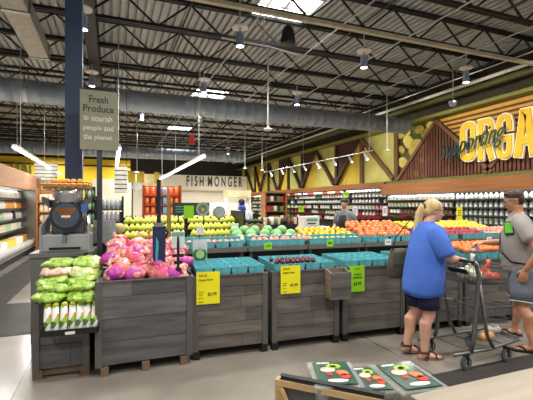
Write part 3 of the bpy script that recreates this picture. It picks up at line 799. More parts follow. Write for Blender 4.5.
# blue dispenser stand, black clamp stand with card, green logo card
p = at(159,250,4.12)
t = thing('bag_dispenser', 'navy bag dispenser standing among the potato bags', 'dispenser', (p.x,p.y,.86), RZ)
navy = mat('navy_banner', (30,46,84), .5, 0, .1, 4); tq = mat('turquoise_print', (60,180,200), .5)
MB().rod((0,.03,.0), (0,.03,1.02), .022, 8).build('pole', DARK, t)
MB().prism([(-.055,-.02,.08), (.055,-.02,.08), (.065,-.02,.52), (-.06,-.02,.52)], (0,.05,0)).build('banner_case', navy, t, bevel=.006)
MB().prism([(-.04,-.024,.13), (-.015,-.024,.13), (-.005,-.024,.36), (-.03,-.024,.42)], (0,.003,0)).build('print_stripe', tq, t)
MB().bb((-.05,-.03,.52), (.05,.04,.56)).build('top_clip', STEEL, t)
MB().tube([(.06,0,.5), (.09,0,.46), (.07,0,.4)], .012, 6).build('hook', BLACK, t)
MB().lathe([(0,0), (.09,0), (.09,.015), (.02,.03), (0,.03)], n=14).build('base', BLACK, t)
p = at(178,275,4.0)
t = thing('clamp_stand', 'black clamp stand with a pale card on the potato bin corner', 'sign holder', (p.x,p.y,.91), RZ)
MB().bb((-.03,-.03,-.05), (.03,-.008,.06)).build('clamp', BLACK, t)
MB().tube([(0,-.02,.03), (0,-.02,.26), (0,0,.40)], .014, 8).build('pole', BLACK, t)
MB().bb((-.055,-.03,.17), (.055,.0,.2)).bb((-.04,-.035,.10), (.04,.0,.13)).build('knob_block', BLACK, t)
MB().bb((-.065,-.015,.26), (.065,-.008,.43)).build('card', mat('pale_green_card', (214,230,224), .4), t)
MB().bb((-.06,-.018,.385), (.06,-.015,.42)).build('card_band', mat('sage_print', (120,170,150), .5), t)
p = at(200,262,4.62)
t = thing('logo_card', 'clear card with a round green logo standing by the teal cartons', 'sign', (p.x,p.y,.87), RZ)
clear = mat('clear_plastic', (235,242,242), .08, 0, .01, alpha=.35)
MB().bb((-.085,-.003,.0), (.085,.003,.33)).build('clear_sheet', mat('frosted_sheet', (225,235,235), .2, alpha=.55), t)
gl = mat('logo_green', (20,130,60), .5); 
MB().tube([(0,-.004,.15), (0,-.008,.15)], .082, 24).build('logo_disc', gl, t)
MB().tube([(0,-.008,.155), (0,-.011,.155)], .05, 20).build('logo_face', mat('logo_pale', (190,206,150), .5), t)
put_text('ORGANIC', .1, .022, (0,-.011,.218), FACE_Y, PAPER, t, .001, .004)
MB().bb((-.05,-.012,.05), (.05,-.004,.085)).build('logo_band', gl, t)
MB().bb((-.09,-.02,0), (.09,.03,.008)).build('base', clear, t)

# ================================================================== JUICER ON ITS STAND
SX, SY = -.50, 5.45
t = thing('juicer_stand', 'grey steel counter stand carrying the orange juicer', 'stand', (SX,SY,0), RZ)
MB().bb((-.36,-.3,0), (.285,.3,1.0)).build('cabinet', mat('grey_laminate', (116,116,115), .4, .2, .08, 3), t)
MB().bb((-.375,-.315,1.0), (.295,.31,1.05)).build('counter_top', mat('grey_steel_top', (140,142,144), .3, .7, .06, 3), t)
MB().bb((.2,-.32,1.01), (.25,-.315,1.035)).build('badge', BLACK, t)
t = thing('orange_juicer', 'tall steel juice machine with dark drum and a tray of oranges on top', 'juicer', (SX-.02,SY,1.051), RZ)
stl = mat('juicer_steel', (186,188,190), .3, .6, .06, 4)
MB().bb((-.27,-.2,0), (.27,.22,.2)).build('base_cabinet', stl, t, bevel=.01)
MB().bb((-.17,-.21,.02), (.17,-.2,.05)).build('drip_slot', BLACK, t)
for s in (-1,1):
    MB().prism([(s*.27,-.22,.0), (s*.27,-.22,.30), (s*.24,.05,.42), (s*.24,.2,.42), (s*.27,.22,.0)], (-s*.02,0,0)).build('side_panel', stl, t)
MB().bb((-.19,.02,.2), (.19,.2,.62)).build('back_body', mat('juicer_dark_body', (110,112,116), .35, .5), t, bevel=.01)
MB().tube([(0,-.13,.43), (0,.03,.43)], .185, 32).build('drum_housing', mat('drum_black', (48,52,58), .2), t, bevel=.01)
MB().tube([(0,-.145,.43), (0,-.13,.43)], .15, 28).build('drum_window', mat('smoked_window', (76,90,104), .12, 0, .1, 8), t)
MB().prism([(-.12,-.15,.52), (.12,-.15,.52), (.05,-.15,.42), (0,-.15,.36), (-.05,-.15,.42)], (0,.006,0)).build('press_plate', mat('amber_press', (150,92,48), .4, 0, .2, 10), t)
MB().bb((-.05,-.152,.405), (.05,-.146,.43)).build('badge', WHITE, t)
MB().lathe([(.14,.59), (.165,.68), (.165,.74), (.155,.74), (.13,.6)], n=24, cap=False).build('feed_bowl', stl, t, True)
MB().tube([(0,-.2,.2), (0,-.235,.19), (0,-.235,.10)], .02, 8).build('tap', STEEL, t)
MB().bb((-.012,-.25,.2), (.05,-.235,.225)).build('tap_lever', BLACK, t)
wire = mat('chrome_wire', (180,180,180), .25, .9)
mb = MB()
for z in (.755,.80,.83):
    for s in (-1,1): mb.rod((-.26,s*.2,z), (.26,s*.2,z), .005, 5).rod((s*.26,-.2,z), (s*.26,.2,z), .005, 5)
for i in range(9):
    x = -.26+.065*i; mb.rod((x,-.2,.755), (x,.2,.755), .004, 4)
    for s in (-1,1): mb.rod((x,s*.2,.755), (x,s*.2,.83), .004, 4)
mb.build('orange_basket', wire, t)
MB().tube([(0,.1,.6), (0,.1,.75)], .05, 10).build('neck', stl, t)
for s in (-1,1): MB().prism([(s*.19,-.1,.52), (s*.27,-.1,.6), (s*.27,-.1,.66), (s*.19,-.1,.62)], (0,.15,0)).build('feed_arm', mat('juicer_dark_body', (58,60,64), .4), t)
MB().bb((.17,-.16,.47), (.24,-.15,.57)).build('blue_sticker', mat('blue_sticker', (80,110,190), .5), t)
TO = fruit_kind('juice_orange', (252,184,70), (244,156,50), .038)
for i in range(7):
    for j in range(4):
        put(TO, 'orange', Vector((SX-.02,SY,1.051+.762))+UX*(-.215+i*.072)+VX*(-.14+j*.085), 'orange in the wire tray on top of the juicer', 'orange', 'oranges on the juicer')
for i in range(5):
    put(TO, 'orange', Vector((SX-.02,SY,1.051+.815))+UX*(-.16+i*.078)+VX*random.uniform(-.06,.03), 'orange heaped in the upper layer of the juicer tray', 'orange', 'upper oranges on the juicer')
# hanging sign on its post
p = at(99.5,121,5.3)
t = thing('fresh_produce_sign', 'sage sign about fresh produce on a grey post beside the blue column', 'sign', (p.x,p.y,0))
t.rotation_euler = (0,0,R(2))
sgm = mat('sage_sign', (152,154,130), .6, 0, .04); 
MB().bb((-.24,-.03,2.35), (.24,-.01,3.15)).build('board', sgm, t)
pm_ = mat('post_grey', (74,78,84), .5, .3)
MB().bb((-.035,-.01,0), (.035,.05,3.0)).build('post', pm_, t)
MB().bb((-.045,-.04,0), (.12,.15,.015)).build('base_plate', pm_, t)
tdk = mat('sign_dark_letters', (62,66,58), .7); tlt = mat('sign_pale_letters', (246,246,236), .7)
put_text('Fresh', .235, .095, (-.01,-.032,3.03), FACE_Y, tdk, t, .001, .012)
put_text('Produce', .38, .095, (-.01,-.032,2.905), FACE_Y, tdk, t, .001, .012)
for i, ws in enumerate(((('to',-.16,.06,.06), ('nourish',.035,.26,.082)), (('people',-.08,.225,.082), ('and',.12,.12,.078)), (('the',-.14,.10,.078), ('planet',.055,.225,.082)))):
    for s_, x_, w_, h_ in ws: put_text(s_, w_, h_, (x_-.005,-.032,2.775-.125*i-(.012 if s_ in ('people','planet') else 0)), FACE_Y, tlt, t, .001, .008)

# ================================================================== BANANA RACK
ban = mat('banana_skin', (226,226,80), .5, 0, .1, 6, rgb2=(190,206,64)); ban2 = mat('yellow_banana_skin', (244,206,48), .5, 0, .1, 6, rgb2=(222,176,40))
tipm = mat('banana_tip', (60,60,30), .7)
def banana_bunch(m):
    t = thing('banana_bunch', 'x', 'bananas'); mb = MB()
    for k in range(6):
        a = R(-40+16*k); d = Vector((math.sin(a), -.35*math.cos(a), 0)); pts = []
        for q in (0,.12,.3,.55,.8,.95,1):
            pts.append(Vector((d.x*q*.11, -.02-.07*math.sin(q*PI*.75), .115-.13*q+.0)))
        mb.tube(pts, [.008,.016,.022,.024,.021,.012,.006], 7)
    mb.build('fruit', m, t, True)
    MB().tube([(0,-.015,.11), (0,.0,.13)], [.02,.014], 7).build('crown', tipm, t, True)
    return t
BN = [banana_bunch(ban), banana_bunch(ban2)]
bx0, _ = on_y(122,6.6); bx1, _ = on_y(241,6.6)
rk = thing('banana_rack', 'black stepped rack full of banana bunches behind the potato bags', 'display rack', ((bx0+bx1)/2, 6.75, 0))
W = (bx1-bx0)/2
BH = [.955,1.065,1.175,1.285]
for j, h in enumerate(BH): MB().bb((-W,-.3+.16*j,h-.02), (W,-.3+.16*j+.16,h)).bb((-W,-.14+.16*j,h-.02),(W,-.12+.16*j,h+.1)).build('step', BLACK, rk)
MB().bb((-W,-.28,0), (W,.5,.94)).build('cabinet', BLACK, rk)
for s in (-1,1): MB().bb((s*W,-.3,0), (s*(W+.03),.5,1.5)).build('side_panel', BLACK, rk)
first = [True, True]; gap = {8}
for j, h in enumerate(BH):
    for i in range(23):
        if i == 12: continue
        k = 1 if (j == 0 and random.random() < .75) else 0
        loc = (bx0+.07+i*(bx1-bx0-.14)/22+random.uniform(-.015,.015), 6.75-.17+.16*j, h+.0)
        lb = ['yellow banana bunch on the lowest steps of the rack', 'greenish banana bunch on the black stepped rack'][1-k]
        if first[k]:
            first[k] = False; t = BN[k]; t.location = loc; t['label'] = lb; t['group'] = ['green bananas','yellow bananas'][k]
        else: dup(BN[k], loc, random.uniform(-.2,.2), lb, ['green bananas','yellow bananas'][k])
# posts and signs over the bananas
p = at(168.5,222,6.2)
t = thing('timber_post', 'gold timber post in front of the bananas', 'post', (p.x,6.30,0))
MB().bb((-.03,-.03,0), (.03,.03,1.75)).build('post', mat('gold_timber', (170,136,70), .6, 0, .15, 4), t)
MB().bb((-.1,-.08,0), (.1,.08,.015)).build('base_plate', BLACK, t)
p = at(187,222,6.2)
t = thing('black_post', 'black post splitting the banana rack, carrying the dark green sign', 'post', (p.x,6.33,0))
MB().bb((-.025,-.025,0), (.025,.025,1.55)).build('post', BLACK, t)
MB().bb((-.1,-.08,0), (.1,.06,.015)).build('base_plate', BLACK, t)
a, b = at(173,204,6.1), at(213,216,6.1)
t = thing('banana_sign', 'dark green sign with a round emblem above the bananas', 'sign', ((a.x+b.x)/2, 6.25, 1.44))
w = (b.x-a.x)/2
dg = mat('dark_green_board', (34,66,54), .5)
MB().bb((-w,-.02,0), (w,0,.2)).build('board', dg, t)
MB().tube([(w*.62,-.03,.1), (w*.62,-.02,.1)], .11, 24).build('emblem', mat('grey_emblem', (168,176,160), .5), t)
MB().tube([(w*.62,-.034,.1), (w*.62,-.03,.1)], .075, 20).build('emblem_face', mat('sage_emblem', (120,140,110), .5, 0, .2, 14), t)
MB().tube([(w*.62,-.037,.09), (w*.62,-.034,.09)], .03, 14).build('emblem_centre', mat('gold_emblem', (214,180,70), .5), t)
for i in range(3): MB().bb((-w*.85,-.022,.13-.04*i), (-w*.35+random.uniform(-.05,.05),-.02,.145-.04*i)).build('print_line', mat('sage_print', (120,170,150), .5), t)
MB().bb((-w*.42,-.03,-.05), (-w*.42+.16,-.021,.155)).build('lime_tag', LIME, t)
for s in (-1,1): MB().bb((s*w*.7-.01,-.01,-.12), (s*w*.7+.01,.0,0)).build('stem', BLACK, t)
p = at(222,212,6.4)
t = thing('hanging_scale', 'grey round produce scale dial standing past the banana sign', 'scale', (p.x,6.42,1.4))
MB().tube([(0,-.04,.08), (0,.02,.08)], .1, 24).build('dial', mat('grey_dial', (150,158,160), .4, .3), t)
MB().tube([(0,-.043,.08), (0,-.04,.08)], .08, 20).build('dial_face', mat('dial_face', (176,182,180), .4, 0, .1, 12), t)
MB().rod((0,0,-.05), (0,0,.0), .02, 8).build('stem', DARK, t)
for px, py, lb in ((235,227,'white card among the last bananas'), (200,231,'small white card in the banana rack')):
    p = at(px, py, 6.25); t = thing('price_card', lb, 'sign', (p.x,p.y+.0,p.z)); MB().bb((-.06,-.003,-.06), (.06,0,.06)).build('card', PAPER, t); MB().bb((-.01,0,-.28), (.01,.03,.0)).build('clip', BLACK, t)
# orange snack display
p = at(163,200,9.0); Wd = .44
t = thing('snack_rack', 'orange backed snack rack above the bananas', 'display rack', (p.x,9.45,0))
orm = mat('orange_backboard', (214,96,40), .6)
MB().bb((-Wd,.06,1.38), (Wd,.09,2.04)).build('backboard', orm, t)
for s in (-1,1): MB().bb((s*Wd,-.1,0), (s*(Wd-.04),.1,2.06)).build('upright', mat('orange_frame', (180,74,30), .5), t)
for h in (1.38,1.60,1.82): MB().bb((-Wd,-.1,h-.02), (Wd,.08,h)).build('shelf', orm, t)
MB().bb((-Wd,-.1,.0), (Wd,.1,.1)).build('base', BLACK, t)
bgm = {'orange':mat('orange_snack_bag', (238,92,40), .3, 0, .2, 12, rgb2=(250,150,90)), 'blue':mat('pale_blue_snack_bag', (196,222,236), .3, 0, .2, 12, rgb2=(120,170,210))}
bm_ = {}
for k_, m in bgm.items():
    mb = MB().tube([(0,0,0), (0,0,.03), (0,0,.1), (0,0,.16), (0,0,.185)], [(.055,.004), (.052,.03), (.05,.035), (.052,.025), (.055,.004)], 12, (1,0,0)); bm_[k_] = mb.mesh('snack_bag', m, True)
    mb = MB().tube([(0,0,0), (0,0,.03)], .01, 5)
lbl = mat('snack_label', (250,244,230), .5)
for r_, h in enumerate((1.38,1.60,1.82)):
    for c in range(6):
        col = 'blue' if c in (2,3) else 'orange'
        o = put(bm_[col], 'snack_bag', (p.x-.34+c*.135,9.41,h), f'{col if col=="orange" else "pale blue"} snack bag, {["bottom","middle","top"][r_]} shelf, {["first","second","third","fourth","fifth","sixth"][c]} from the aisle', 'snack bag', 'snack bags on the orange rack', (0,0,random.uniform(-.1,.1)))
# ================================================================== REFRIGERATED CASES
casein = mat('case_interior', (70,70,70), .5); caselt = mat('case_white', (214,212,206), .45, 0, .04)
rail = mat('shelf_price_rail', (44,46,48), .5)
# --- cold case along the aisle (faces +X)
Y0, Y1, XL = 3.0, 15.2, -2.4
t = thing('cold_case', 'long white cold case with salmon wood header beside the dark aisle', 'refrigerated case', (XL,(Y0+Y1)/2,0))
h = (Y1-Y0)/2
MB().bb((-1.0,-h,.1), (-.92,h,2.1)).build('back_panel', mat('case_back', (150,150,150), .4, .2), t)
MB().bb((-1.0,-h,0), (-.12,h,.22)).build('kick_base', DARK, t)
MB().bb((-1.0,-h,.22), (-.02,h,.42)).build('tub', caselt, t)
MB().tube([(-.0,-h,.40), (0,h,.40)], [(.05,.09)]*2, 10, (1,0,0)).build('bumper', mat('bumper_grey', (196,196,194), .35, .2), t)
MB().bb((-.06,-h,.24), (.0,h,.30)).build('bumper_strip', mat('bumper_strip', (120,120,122), .4), t)
MB().bb((-.16,-h,2.06), (0,h,2.56)).build('header', mat('salmon_wood', (186,142,108), .5, 0, .1, 2, stretch=(1,.25,5)), t)
MB().bb((-1.0,-h,2.06), (-.16,h,2.12)).build('canopy', caselt, t)
MB().bb((-1.05,h,0), (.12,h+.08,2.5)).build('end_panel', mat('end_wood', (150,96,60), .5, 0, .14, 3), t)
MB().bb((-.95,h-.02,.4), (-.02,h,2.06)).build('end_lining', STEEL, t)
SHL = [.50,.84,1.16,1.48,1.78]
for z in SHL[1:]: 
    s_ = MB().bb((-.92,-h,z-.03), (-.32,h,z)).build('shelf', caselt, t); MB().bb((-.32,-h,z-.05), (-.30,h,z+.015)).build('price_rail', rail, s_)
lamp('lamp', 'AREA', (XL-.45,10.5,2.04), 30, 1.0, color=(1,.98,.95)).data.shape = 'RECTANGLE'
for o_ in COL.objects:
    if o_.type == 'LIGHT' and abs(o_.location.x-XL+.45) < .001: o_.data.size = .15; o_.data.size_y = 8.0; o_.rotation_euler = (0,R(-25),0)
def pkg(kind, m, w, d, h):
    mb = MB()
    if kind == 'bottle': mb.lathe([(0,0), (w/2,0), (w/2,h*.62), (w*.2,h*.82), (w*.2,h*.93), (0,h*.93)], n=12); sm = True
    elif kind == 'jug': mb.lathe([(0,0), (w*.48,.0), (w/2,h*.1), (w/2,h*.55), (w*.36,h*.74), (w*.17,h*.86), (w*.17,h*.97), (0,h*.97)], n=12); mb.tube([(w*.3,0,h*.75), (w*.52,0,h*.72), (w*.5,0,h*.45)], w*.07, 6); sm = True
    elif kind == 'carton': mb.box((0,0,h*.38), (w,d,h*.76)); mb.prism([(-w/2,-d/2,h*.76), (w/2,-d/2,h*.76), (w/2,-d*.05,h), (-w/2,-d*.05,h)], (0,.002,0)); mb.prism([(-w/2,-d/2,h*.76), (-w/2,d/2,h*.76), (-w/2,0,h*.97)], (w,0,0)); sm = False
    elif kind == 'tub': mb.lathe([(0,0), (w*.42,0), (w/2,h*.85), (w*.53,h*.86), (w*.53,h), (0,h)], n=14); sm = False
    elif kind == 'bag': mb.tube([(0,0,0), (0,0,h*.1), (0,0,h*.6), (0,0,h*.95), (0,0,h)], [(w/2,d*.3), (w*.5,d/2), (w*.48,d*.45), (w/2,d*.1), (w/2,.004)], 10, (1,0,0)); sm = True
    else: mb.box((0,0,h/2), (w,d,h)); sm = False
    return mb.mesh(kind, m, sm)
ITC = {'white':(236,234,226), 'cream':(238,226,190), 'orange':(240,160,50), 'yellow':(244,208,70), 'red':(190,50,44), 'green':(90,140,70), 'blue':(90,130,180), 'brown':(120,80,56), 'pink':(222,160,160), 'black':(44,42,42), 'pale green':(190,210,170), 'milk white':(212,220,212)}
IM = {k: mat('pack_'+k.replace(' ','_'), v, .45, 0, .1, 18) for k, v in ITC.items()}
PK = {}
def item(kind, col, w, d, h):
    key = (kind, col, w, d, h)
    if key not in PK: PK[key] = pkg(kind, IM[col], w, d, h)
    return PK[key]
CATN = {'bottle':'bottle', 'jug':'jug', 'carton':'drink carton', 'tub':'tub', 'bag':'bag', 'box':'box'}
NAMEK = {'bottle':'drink_bottle', 'jug':'milk_jug', 'carton':'drink_carton', 'tub':'food_tub', 'bag':'food_bag', 'box':'food_box'}
def shelf_items(y0, y1, x, z, kind, cols, w, d, h, pitch, where, face, pr=1):
    y = y0; run = 0; col = cols[0]
    while y < y1:
        if run <= 0: col = random.choice(cols); run = random.randint(1,3)
        run -= 1
        if random.random() < pr:
            put(item(kind, col, w, d, h), NAMEK[kind], (x,y,z+.002), f'{col} {NAMEK[kind].replace("_"," ")} on {where}', CATN[kind], f'{col} {NAMEK[kind].replace("_"," ")} on {where}', (0,0,face+random.uniform(-.08,.08)))
        y += pitch
lw = 'the cold case by the aisle'
shelf_items(9.5,14.9,XL-.45,1.78,'carton',['white','white','yellow'],.12,.12,.24,.22,'the top shelf of '+lw,PI/2)
shelf_items(9.5,14.9,XL-.45,1.48,'jug',['orange','orange','white'],.15,.12,.24,.22,'the second shelf of '+lw,PI/2)
shelf_items(9.5,14.9,XL-.45,1.16,'bottle',['white','black','white','pale green'],.12,.12,.26,.2,'the third shelf of '+lw,PI/2)
shelf_items(9.5,14.9,XL-.45,.84,'tub',['white','cream','pale green'],.16,.16,.2,.22,'the fourth shelf of '+lw,PI/2)
shelf_items(9.0,14.9,XL-.3,.43,'box',['white','yellow','orange','white','green'],.3,.22,.2,.33,'the bottom shelf of '+lw,PI/2)
# end-cap rack of white paper bags
t = thing('bag_rack', 'narrow wooden rack of white paper bags at the end of the cold case', 'display rack', (-1.98,14.4,0))
MB().bb((-.32,-.02,0), (-.26,.5,2.15)).build('side_panel', WOOD, t); MB().bb((-.26,.44,0), (.3,.5,2.1)).build('back_panel', WOOD, t)
for k, z in enumerate((.72,1.04,1.36,1.68)): MB().bb((-.26,0,z-.03), (.3,.44,z)).build('shelf', WOOD, t)
for k, z in enumerate((.72,1.04,1.36,1.68)):
    for i in range(4):
        put(item('bag','cream',.12,.1,.25), 'paper_bag', (-1.98-.17+i*.13,14.5,z+.002), f'white paper bag, {["lowest","second lowest","third","top"][k]} shelf of the wooden rack, {["first","second","third","fourth"][i]} from the cold case', 'bag', 'paper bags on the wooden rack', (0,0,random.uniform(-.3,.3)))
# --- wall cases on the long wall
def wall_case(name, lb, y0, y1, x, top, shelves, m):
    t = thing(name, lb, 'refrigerated case', (x,(y0+y1)/2,0)); h = (y1-y0)/2
    MB().bb((.62,-h,.1), (.7,h,top)).build('back_panel', m, t)
    MB().bb((.0,-h,0), (.7,h,.35)).build('base', DARK, t)
    MB().bb((-.02,-h,top-.04), (.7,h,top)).build('canopy', DARK, t)
    for z in shelves:
        s_ = MB().bb((.1,-h,z-.03), (.62,h,z)).build('shelf', DARK, t); MB().bb((.08,-h,z-.045), (.1,h,z+.01)).build('price_rail', rail, s_)
    return t
S1 = [.62,.92,1.21,1.50,1.79]
wall_case('wall_case', 'dark wall case of white bottles below the lower wood header', 4.2, Yj, XH-.05, 2.07, S1, casein)
S2 = [.70,1.02,1.34,1.66,1.98,2.24]
wall_case('wall_case', 'long wall case of mixed dairy goods below the higher far header', Yj+.02, 36.0, XH, 2.41, S2, mat('case_interior_pale', (176,172,164), .5))
for y0, y1, x, z in ((4.5,10,XH+.15,2.02), (10,Yj-.2,XH+.15,2.02), (16,22,XH+.15,2.36), (22,29,XH+.15,2.36), (29,36,XH+.15,2.36)):
    o = lamp('lamp', 'AREA', (x,(y0+y1)/2,z), 30*(y1-y0)/6, .15, color=(1,.98,.94)); o.data.shape = 'RECTANGLE'; o.data.size = .12; o.data.size_y = y1-y0; o.rotation_euler = (0,R(-14),0)
nc = 'the dark wall case'
for k, z in enumerate(S1[1:]):
    w_ = ['the lowest seen shelf','the third shelf','the second shelf','the top shelf'][k]
    shelf_items(7.0,11.5,XH+.22,z,'jug' if k else 'tub',['milk white'] if k else ['milk white','pale green'],.15,.14,.24 if k else .2,.205,f'{w_} of {nc}',PI/2)
    cols = [['red','brown','red'],['red','brown','white'],['white','cream','pale green'],['white','white','cream']][k]
    shelf_items(11.6,Yj-.15,XH+.22,z,['box','box','tub','carton'][k],cols,.17,.16,[.14,.16,.18,.23][k],.23,f'{w_} of {nc}',PI/2)
fc = 'the far mixed case'
for k, z in enumerate(S2):
    kind = ['box','bag','tub','bottle','carton','tub'][k]
    cols = [['white','red','green','brown'],['white','red','cream','brown','white'],['white','cream','pink','white'],['white','white','red','cream','white','white'],['white','cream','white','white','green'],['white','white','cream','white','red']][k]
    pt = .30
    shelf_items(Yj+.2,25.5,XH+.28,z,kind,cols,.2,.16,[.18,.22,.2,.25,.25,.15][k],pt,f'shelf {["one","two","three","four","five","six"][k]} of {fc}',PI/2,.92)
    shelf_items(25.6,35,XH+.28,z,'box',cols,.34,.16,.2 if k < 5 else .14,.62,f'the far end shelf {["one","two","three","four","five","six"][k]} of {fc}',PI/2,.92)

# ================================================================== DISPLAYS BETWEEN THE BINS AND THE WALLS
crate_m = mat('brown_crate', (120,92,64), .7, 0, .15, 4, island=.2)
def table(label, x0, x1, y0, y1, h, m=DARK):
    t = thing('display_table', label, 'display table', ((x0+x1)/2,(y0+y1)/2,0)); w, d = (x1-x0)/2, (y1-y0)/2
    MB().bb((-w,-d,h-.06), (w,d,h)).build('top', m, t)
    MB().bb((-w,-d-.01,h-.2), (w,-d+.015,h+.05)).build('front_board', m, t)
    for sx in (-1,1):
        for sy in (-1,1): MB().bb((sx*w,sy*d,0), (sx*(w-.07),sy*(d-.07),h-.06)).build('leg', m, t)
    MB().bb((-w+.05,-d+.1,.12), (w-.05,d-.05,.18)).build('lower_shelf', m, t)
    return t
# melons and clear boxes behind the juicer
a, b = at(88,250,5.9), at(124,250,5.9)
table('dark table with melons and clear boxes behind the produce sign post', a.x-.05, b.x+.05, 5.95, 6.5, 1.02)
MEL = fruit_kind('melon', (214,196,140), (186,164,104), .085, (1,1,.95), .7, False, 14); SQ = fruit_kind('yellow_melon', (244,214,90), (226,190,60), .085, (1.15,.85,.85), .5, False)
CLB = MB(); tray(CLB, .2, .17, .09, .9, .004, .1); clam = CLB.mesh('clear_box', mat('clear_box_plastic', (196,200,200), .15, 0, .1, 6, alpha=.7), False)
w = b.x-a.x
for i, (fx, fy, hh, ms, nm) in enumerate(((.1,6.15,1.02,SQ,'yellow_melon'), (.16,6.25,1.18,SQ,'yellow_melon'), (.30,6.12,1.02,MEL,'melon'), (.72,6.12,1.02,MEL,'melon'), (.92,6.15,1.02,MEL,'melon'), (.62,6.28,1.17,MEL,'melon'), (.85,6.3,1.18,MEL,'melon'), (.5,6.35,1.02,MEL,'melon'))):
    put(ms, nm, (a.x+w*fx,fy,hh), ['yellow melon on the table behind the sign post, lower one','yellow melon on the table behind the sign post, upper one','melon nearest the grey sign post','lower melon by the clear boxes','lower melon nearest the bananas','upper melon by the clear boxes','upper melon nearest the bananas','melon hidden at the back of the melon table'][i], 'melon', 'melons')
for i in range(4):
    for j in range(2):
        put(clam, 'clear_box', (a.x+w*(.36+.22*j),6.06+.0*j,1.02+.092*i), f'clear plastic box, {["bottom","second","third","top"][i]} of the {["stack nearest the sign post","stack nearest the bananas"][j]}', 'box', 'clear boxes on the melon table', (0,0,random.uniform(-.05,.05)))
# bottle rack
a, b = at(96,215,9.0), at(123,215,9.0); w = b.x-a.x
t = thing('bottle_rack', 'dark rack of clear water bottles beyond the melon table', 'display rack', (a.x,a.y,0))
for z in (.9,1.2,1.5): MB().bb((0,-.1,z-.03), (w,.25,z)).build('shelf', BLACK, t)
for x in (0,w): MB().bb((x-.02,-.1,0), (x+.02,.25,1.8)).build('upright', BLACK, t)
wat = mat('water_bottle', (206,216,224), .15, 0, .2, 20, rgb2=(150,160,170))
wb = pkg('bottle', wat, .085, .085, .26)
for k, z in enumerate((.9,1.2,1.5)):
    for i in range(6): put(wb, 'water_bottle', (a.x+.06+i*(w-.12)/5,a.y+.0,z), f'clear water bottle on the {["lowest","middle","top"][k]} shelf of the dark bottle rack', 'bottle', f'water bottles {["lowest","middle","top"][k]} shelf', (0,0,0))
a, b = at(84,215,8.4), at(95,215,8.4); w = b.x-a.x
t = thing('bottle_shelf', 'black shelf of dark green bottles between the juicer and the sign post', 'display rack', (a.x,a.y,0))
for z in (1.0,1.25,1.5,1.75): MB().bb((0,-.1,z-.03), (w,.2,z)).build('shelf', BLACK, t)
MB().bb((0,.2,0), (w,.24,2.0)).build('back_panel', BLACK, t); MB().bb((0,-.1,0), (w,.2,.1)).build('base', BLACK, t)
for k, z in enumerate((1.0,1.25,1.5,1.75)):
    for i in range(3): put(item('bottle',['green','white'][i % 2],.07,.07,.19), 'drink_bottle', (a.x+.05+i*(w-.1)/2,a.y,z), f'{["green","white"][i%2]} bottle on the {["lowest","second","third","top"][k]} shelf between juicer and sign post', 'bottle', f'bottles beside the juicer {k}', (0,0,0))
# hanging slatted aisle signs
slm = mat('pale_slat', (214,210,198), .6)
for px0, px1, y0, y1, z, lb in ((36,56,163,184,15,'pale slatted aisle sign hanging behind the cold case light'), (115,127,166,193,11.0,'pale slatted aisle sign hanging beside the produce sign')):
    a, b = at(px0,y0,z), at(px1,y1,z); w = (b-a).to_2d().length; hh = a.z-b.z
    t = thing('aisle_sign', lb, 'sign', ((a.x+b.x)/2,(a.y+b.y)/2,b.z))
    mb = MB()
    for i in range(6): mb.bb((-w/2,-.015,hh*i/6+.01), (w/2,.015,hh*(i+1)/6-.02))
    mb.build('slats', slm, t); MB().bb((-w/2,.016,0), (w/2,.03,hh)).build('backing', mat('slat_backing', (96,92,84), .7), t)
    for s in (-1,1): MB().rod((s*w*.45,0,hh), (s*w*.45,0,CHORD-b.z), .008, 5).build('hanger', DARK, t)
p = at(137.5,187,20); t = thing('round_sign', 'pale round sign hanging in front of the cream wall by the snack rack', 'sign', p)
MB().tube([(0,-.02,0), (0,.02,0)], .27, 28).build('disc', mat('round_sign_grey', (200,196,188), .6), t); MB().tube([(0,-.03,0), (0,-.02,0)], .2, 24).build('face', mat('round_sign_face', (220,216,206), .6), t)
MB().rod((0,0,.26), (0,0,CHORD-p.z), .01, 5).build('hanger', DARK, t)
for px0, px1, lb in ((127,134,'first'), (136,143,'second'), (153,158,'third')):
    a, b = at(px0,173,26.2), at(px1,184,26.2)
    t = thing('yellow_banner', f'{lb} small yellow banner from the aisle on the cream back wall', 'banner', ((a.x+b.x)/2,26.3,b.z), 0)
    MB().bb((-(b.x-a.x)/2,0,0), ((b.x-a.x)/2,.04,a.z-b.z)).build('cloth', mat('pale_yellow_cloth', (236,210,90), .8), t)
    MB().rod((-(b.x-a.x)/2,.02,a.z-b.z+.02), ((b.x-a.x)/2,.02,a.z-b.z+.02), .02, 6).build('rod', DARK, t)
    MB().rod((0,.02,a.z-b.z), (0,.02,CHORD-b.z), .01, 4).build('hanger', DARK, t)
# extra cream wall to the left of the fish wall so the background carries on
struct(MB().bb((-1.2,28.0,0), (1.2,28.1,3.3)), 'wall_cream', cream)
# fish counter glass and white cases in front of it
t = thing('fish_counter', 'pale counter with a white hood in front of the fish wall', 'counter', (5.2,24.5,0))
MB().bb((-3.3,-.5,0), (3.3,.4,1.2)).build('base', mat('pale_counter', (214,206,190), .6), t)
MB().bb((-3.3,-.3,1.2), (3.3,-.27,1.7)).build('glass_guard', clear, t)
MB().bb((1.6,-.5,2.05), (3.2,.4,2.5)).build('hood', mat('warm_hood', (222,206,160), .6), t)
MB().bb((1.6,-.45,1.2), (1.68,.35,2.05)).build('hood_post', caselt, t); MB().bb((3.12,-.45,1.2), (3.2,.35,2.05)).build('hood_post', caselt, t)
